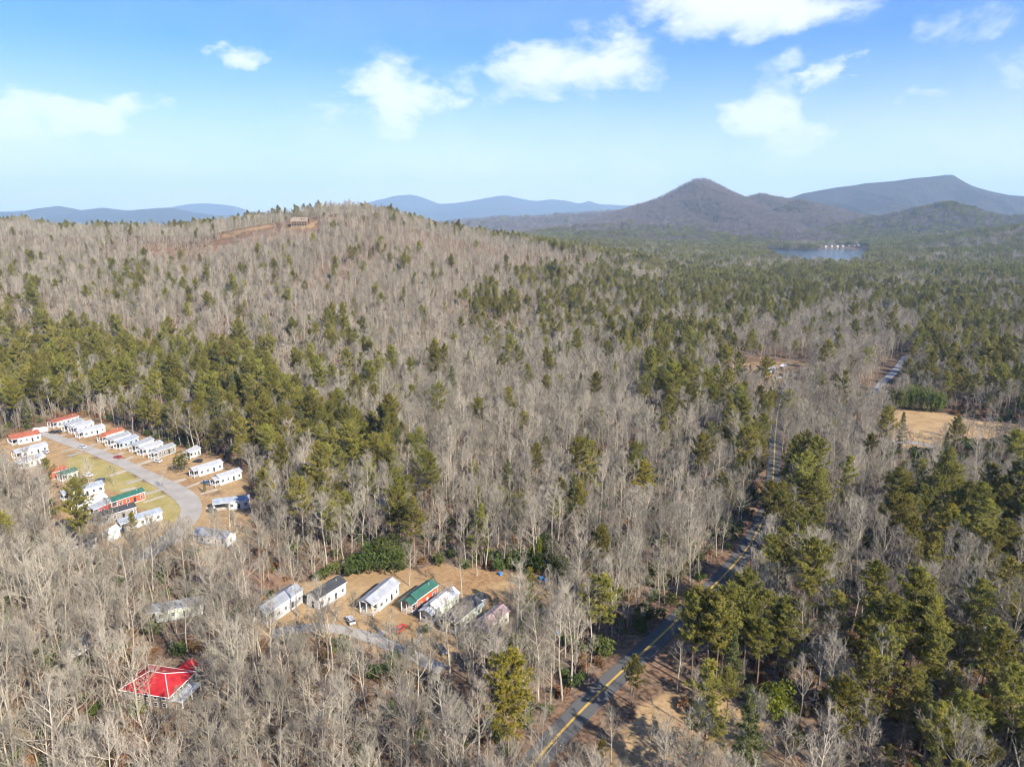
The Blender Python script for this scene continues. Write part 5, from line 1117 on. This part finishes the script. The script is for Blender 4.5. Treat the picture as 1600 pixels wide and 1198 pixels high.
# far woods in stands
def stands(name, X, Y, Z, pine, label, s=1.0, src=None):
    n = len(X); v = np.where(rng.random(n) < pine, rng.integers(3, 5, n), rng.integers(0, 3, n)); sc_ = rng.uniform(.85, 1.1, n) * s
    scatter(name, np.stack([X, Y, Z], 1), rng.uniform(0, 6.28, n), np.stack([sc_, sc_, sc_], 1), v, src or P_STAND, label)
ST = 21.0
X, Y = np.meshgrid(np.arange(-2600, 3200, ST), np.arange(1000, 3900, ST)); X = X.ravel() + rng.uniform(-9, 9, X.size); Y = Y.ravel() + rng.uniform(-9, 9, Y.size)
Z = ground_z(X, Y); a, b, d = project(np.stack([X, Y, Z], -1)); cr = np.interp(800 + F * X / (0.973 * Y + 15), HC, HD)
k = (a > -80) & (a < 1690) & (Y > np.where(cr < 1140, cr + 70, 1150)) & ~((a < 640) & (Y > 1400))
k &= lake_d(X, Y) > 1.04
for (hx, hy) in LAKE_X: k &= ~((np.abs(X - hx) < 15) & (Y > hy - 40) & (Y < hy + 14))
X, Y, Z, a = X[k], Y[k], Z[k], a[k]
pn = np.clip(np.where(a > 820, .38, .12) * np.where(Y > 2400, .75, 1) + 1.15 * fbm(X, Y, 200, 3), .03, .95)
stands('far_woods', X, Y, Z - 4.0 * ((X > 800) & (X < 1450) & (Y > 1500) & (Y < 1900)), pn, 'mixed pine and bare woods stretching to the lake')
for k_, lab, pr in ((0, 'bare woods on the slopes of the pointed mountain', .0), (2, 'bare and pine woods on the rounded hill behind the lake', .25), (3, 'bare woods on the low hill in the valley gap', .1), (FOOT, 'bare woods on the knoll right of the pointed mountain', .1), (FOOT + 1, 'bare and pine woods on the long foothill', .16), (FOOT + 2, 'pine and bare woods on the nearest foothill', .28)):
    pts, D, wf, wb, seed, rough, xa, xb = MOUNT[k_]
    st = 17.0 if D < 5500 else 30
    X, Y = np.meshgrid(np.arange(xa, xb, st), np.arange(D - wf, D + 60, st)); X = X.ravel() + rng.uniform(-11, 11, X.size); Y = Y.ravel() + rng.uniform(-11, 11, Y.size); Z = mount_z(k_, X, Y); a, b, d = project(np.stack([X, Y, Z], -1))
    k = (a > -60) & (a < 1670) & (Z > ground_z(X, Y) + .5); X, Y, Z, a = X[k], Y[k], Z[k], a[k]
    pn = np.clip(pr - .06 + (.9 * fbm(X, Y, 240, 3) + .1) * (1 - sstep(25, 90, Z)), .0, .8)
    if k_ == 2: pn = np.where((Z > 155) & (X > (1470 - 800) / F * .973 * D), .9, pn)
    stands('mountain_woods', X, Y, Z, pn, lab, src=P_MOUNT, s=(.85 if D > 4000 else 1.0) if D < 5500 else 1.3)

# ------------------------------------------------------------------ the air
HAZE = 6e-5
hz = MB(); hz.box(-25000, 25000, -3000, 25500, -12, 1500)
hm = bpy.data.materials.new('haze'); hm.use_nodes = True; N = hm.node_tree.nodes; N.clear(); pv = N.new('ShaderNodeVolumePrincipled'); pv.inputs['Density'].default_value = HAZE; pv.inputs['Color'].default_value = (.48, .73, 1.0, 1); pv.inputs['Anisotropy'].default_value = .0
hm.cycles.volume_sampling = 'DISTANCE'
om = N.new('ShaderNodeOutputMaterial'); hm.node_tree.links.new(pv.outputs[0], om.inputs['Volume'])
tag(hz.build('haze', hm), 'pale blue haze over the far mountains', kind='stuff')
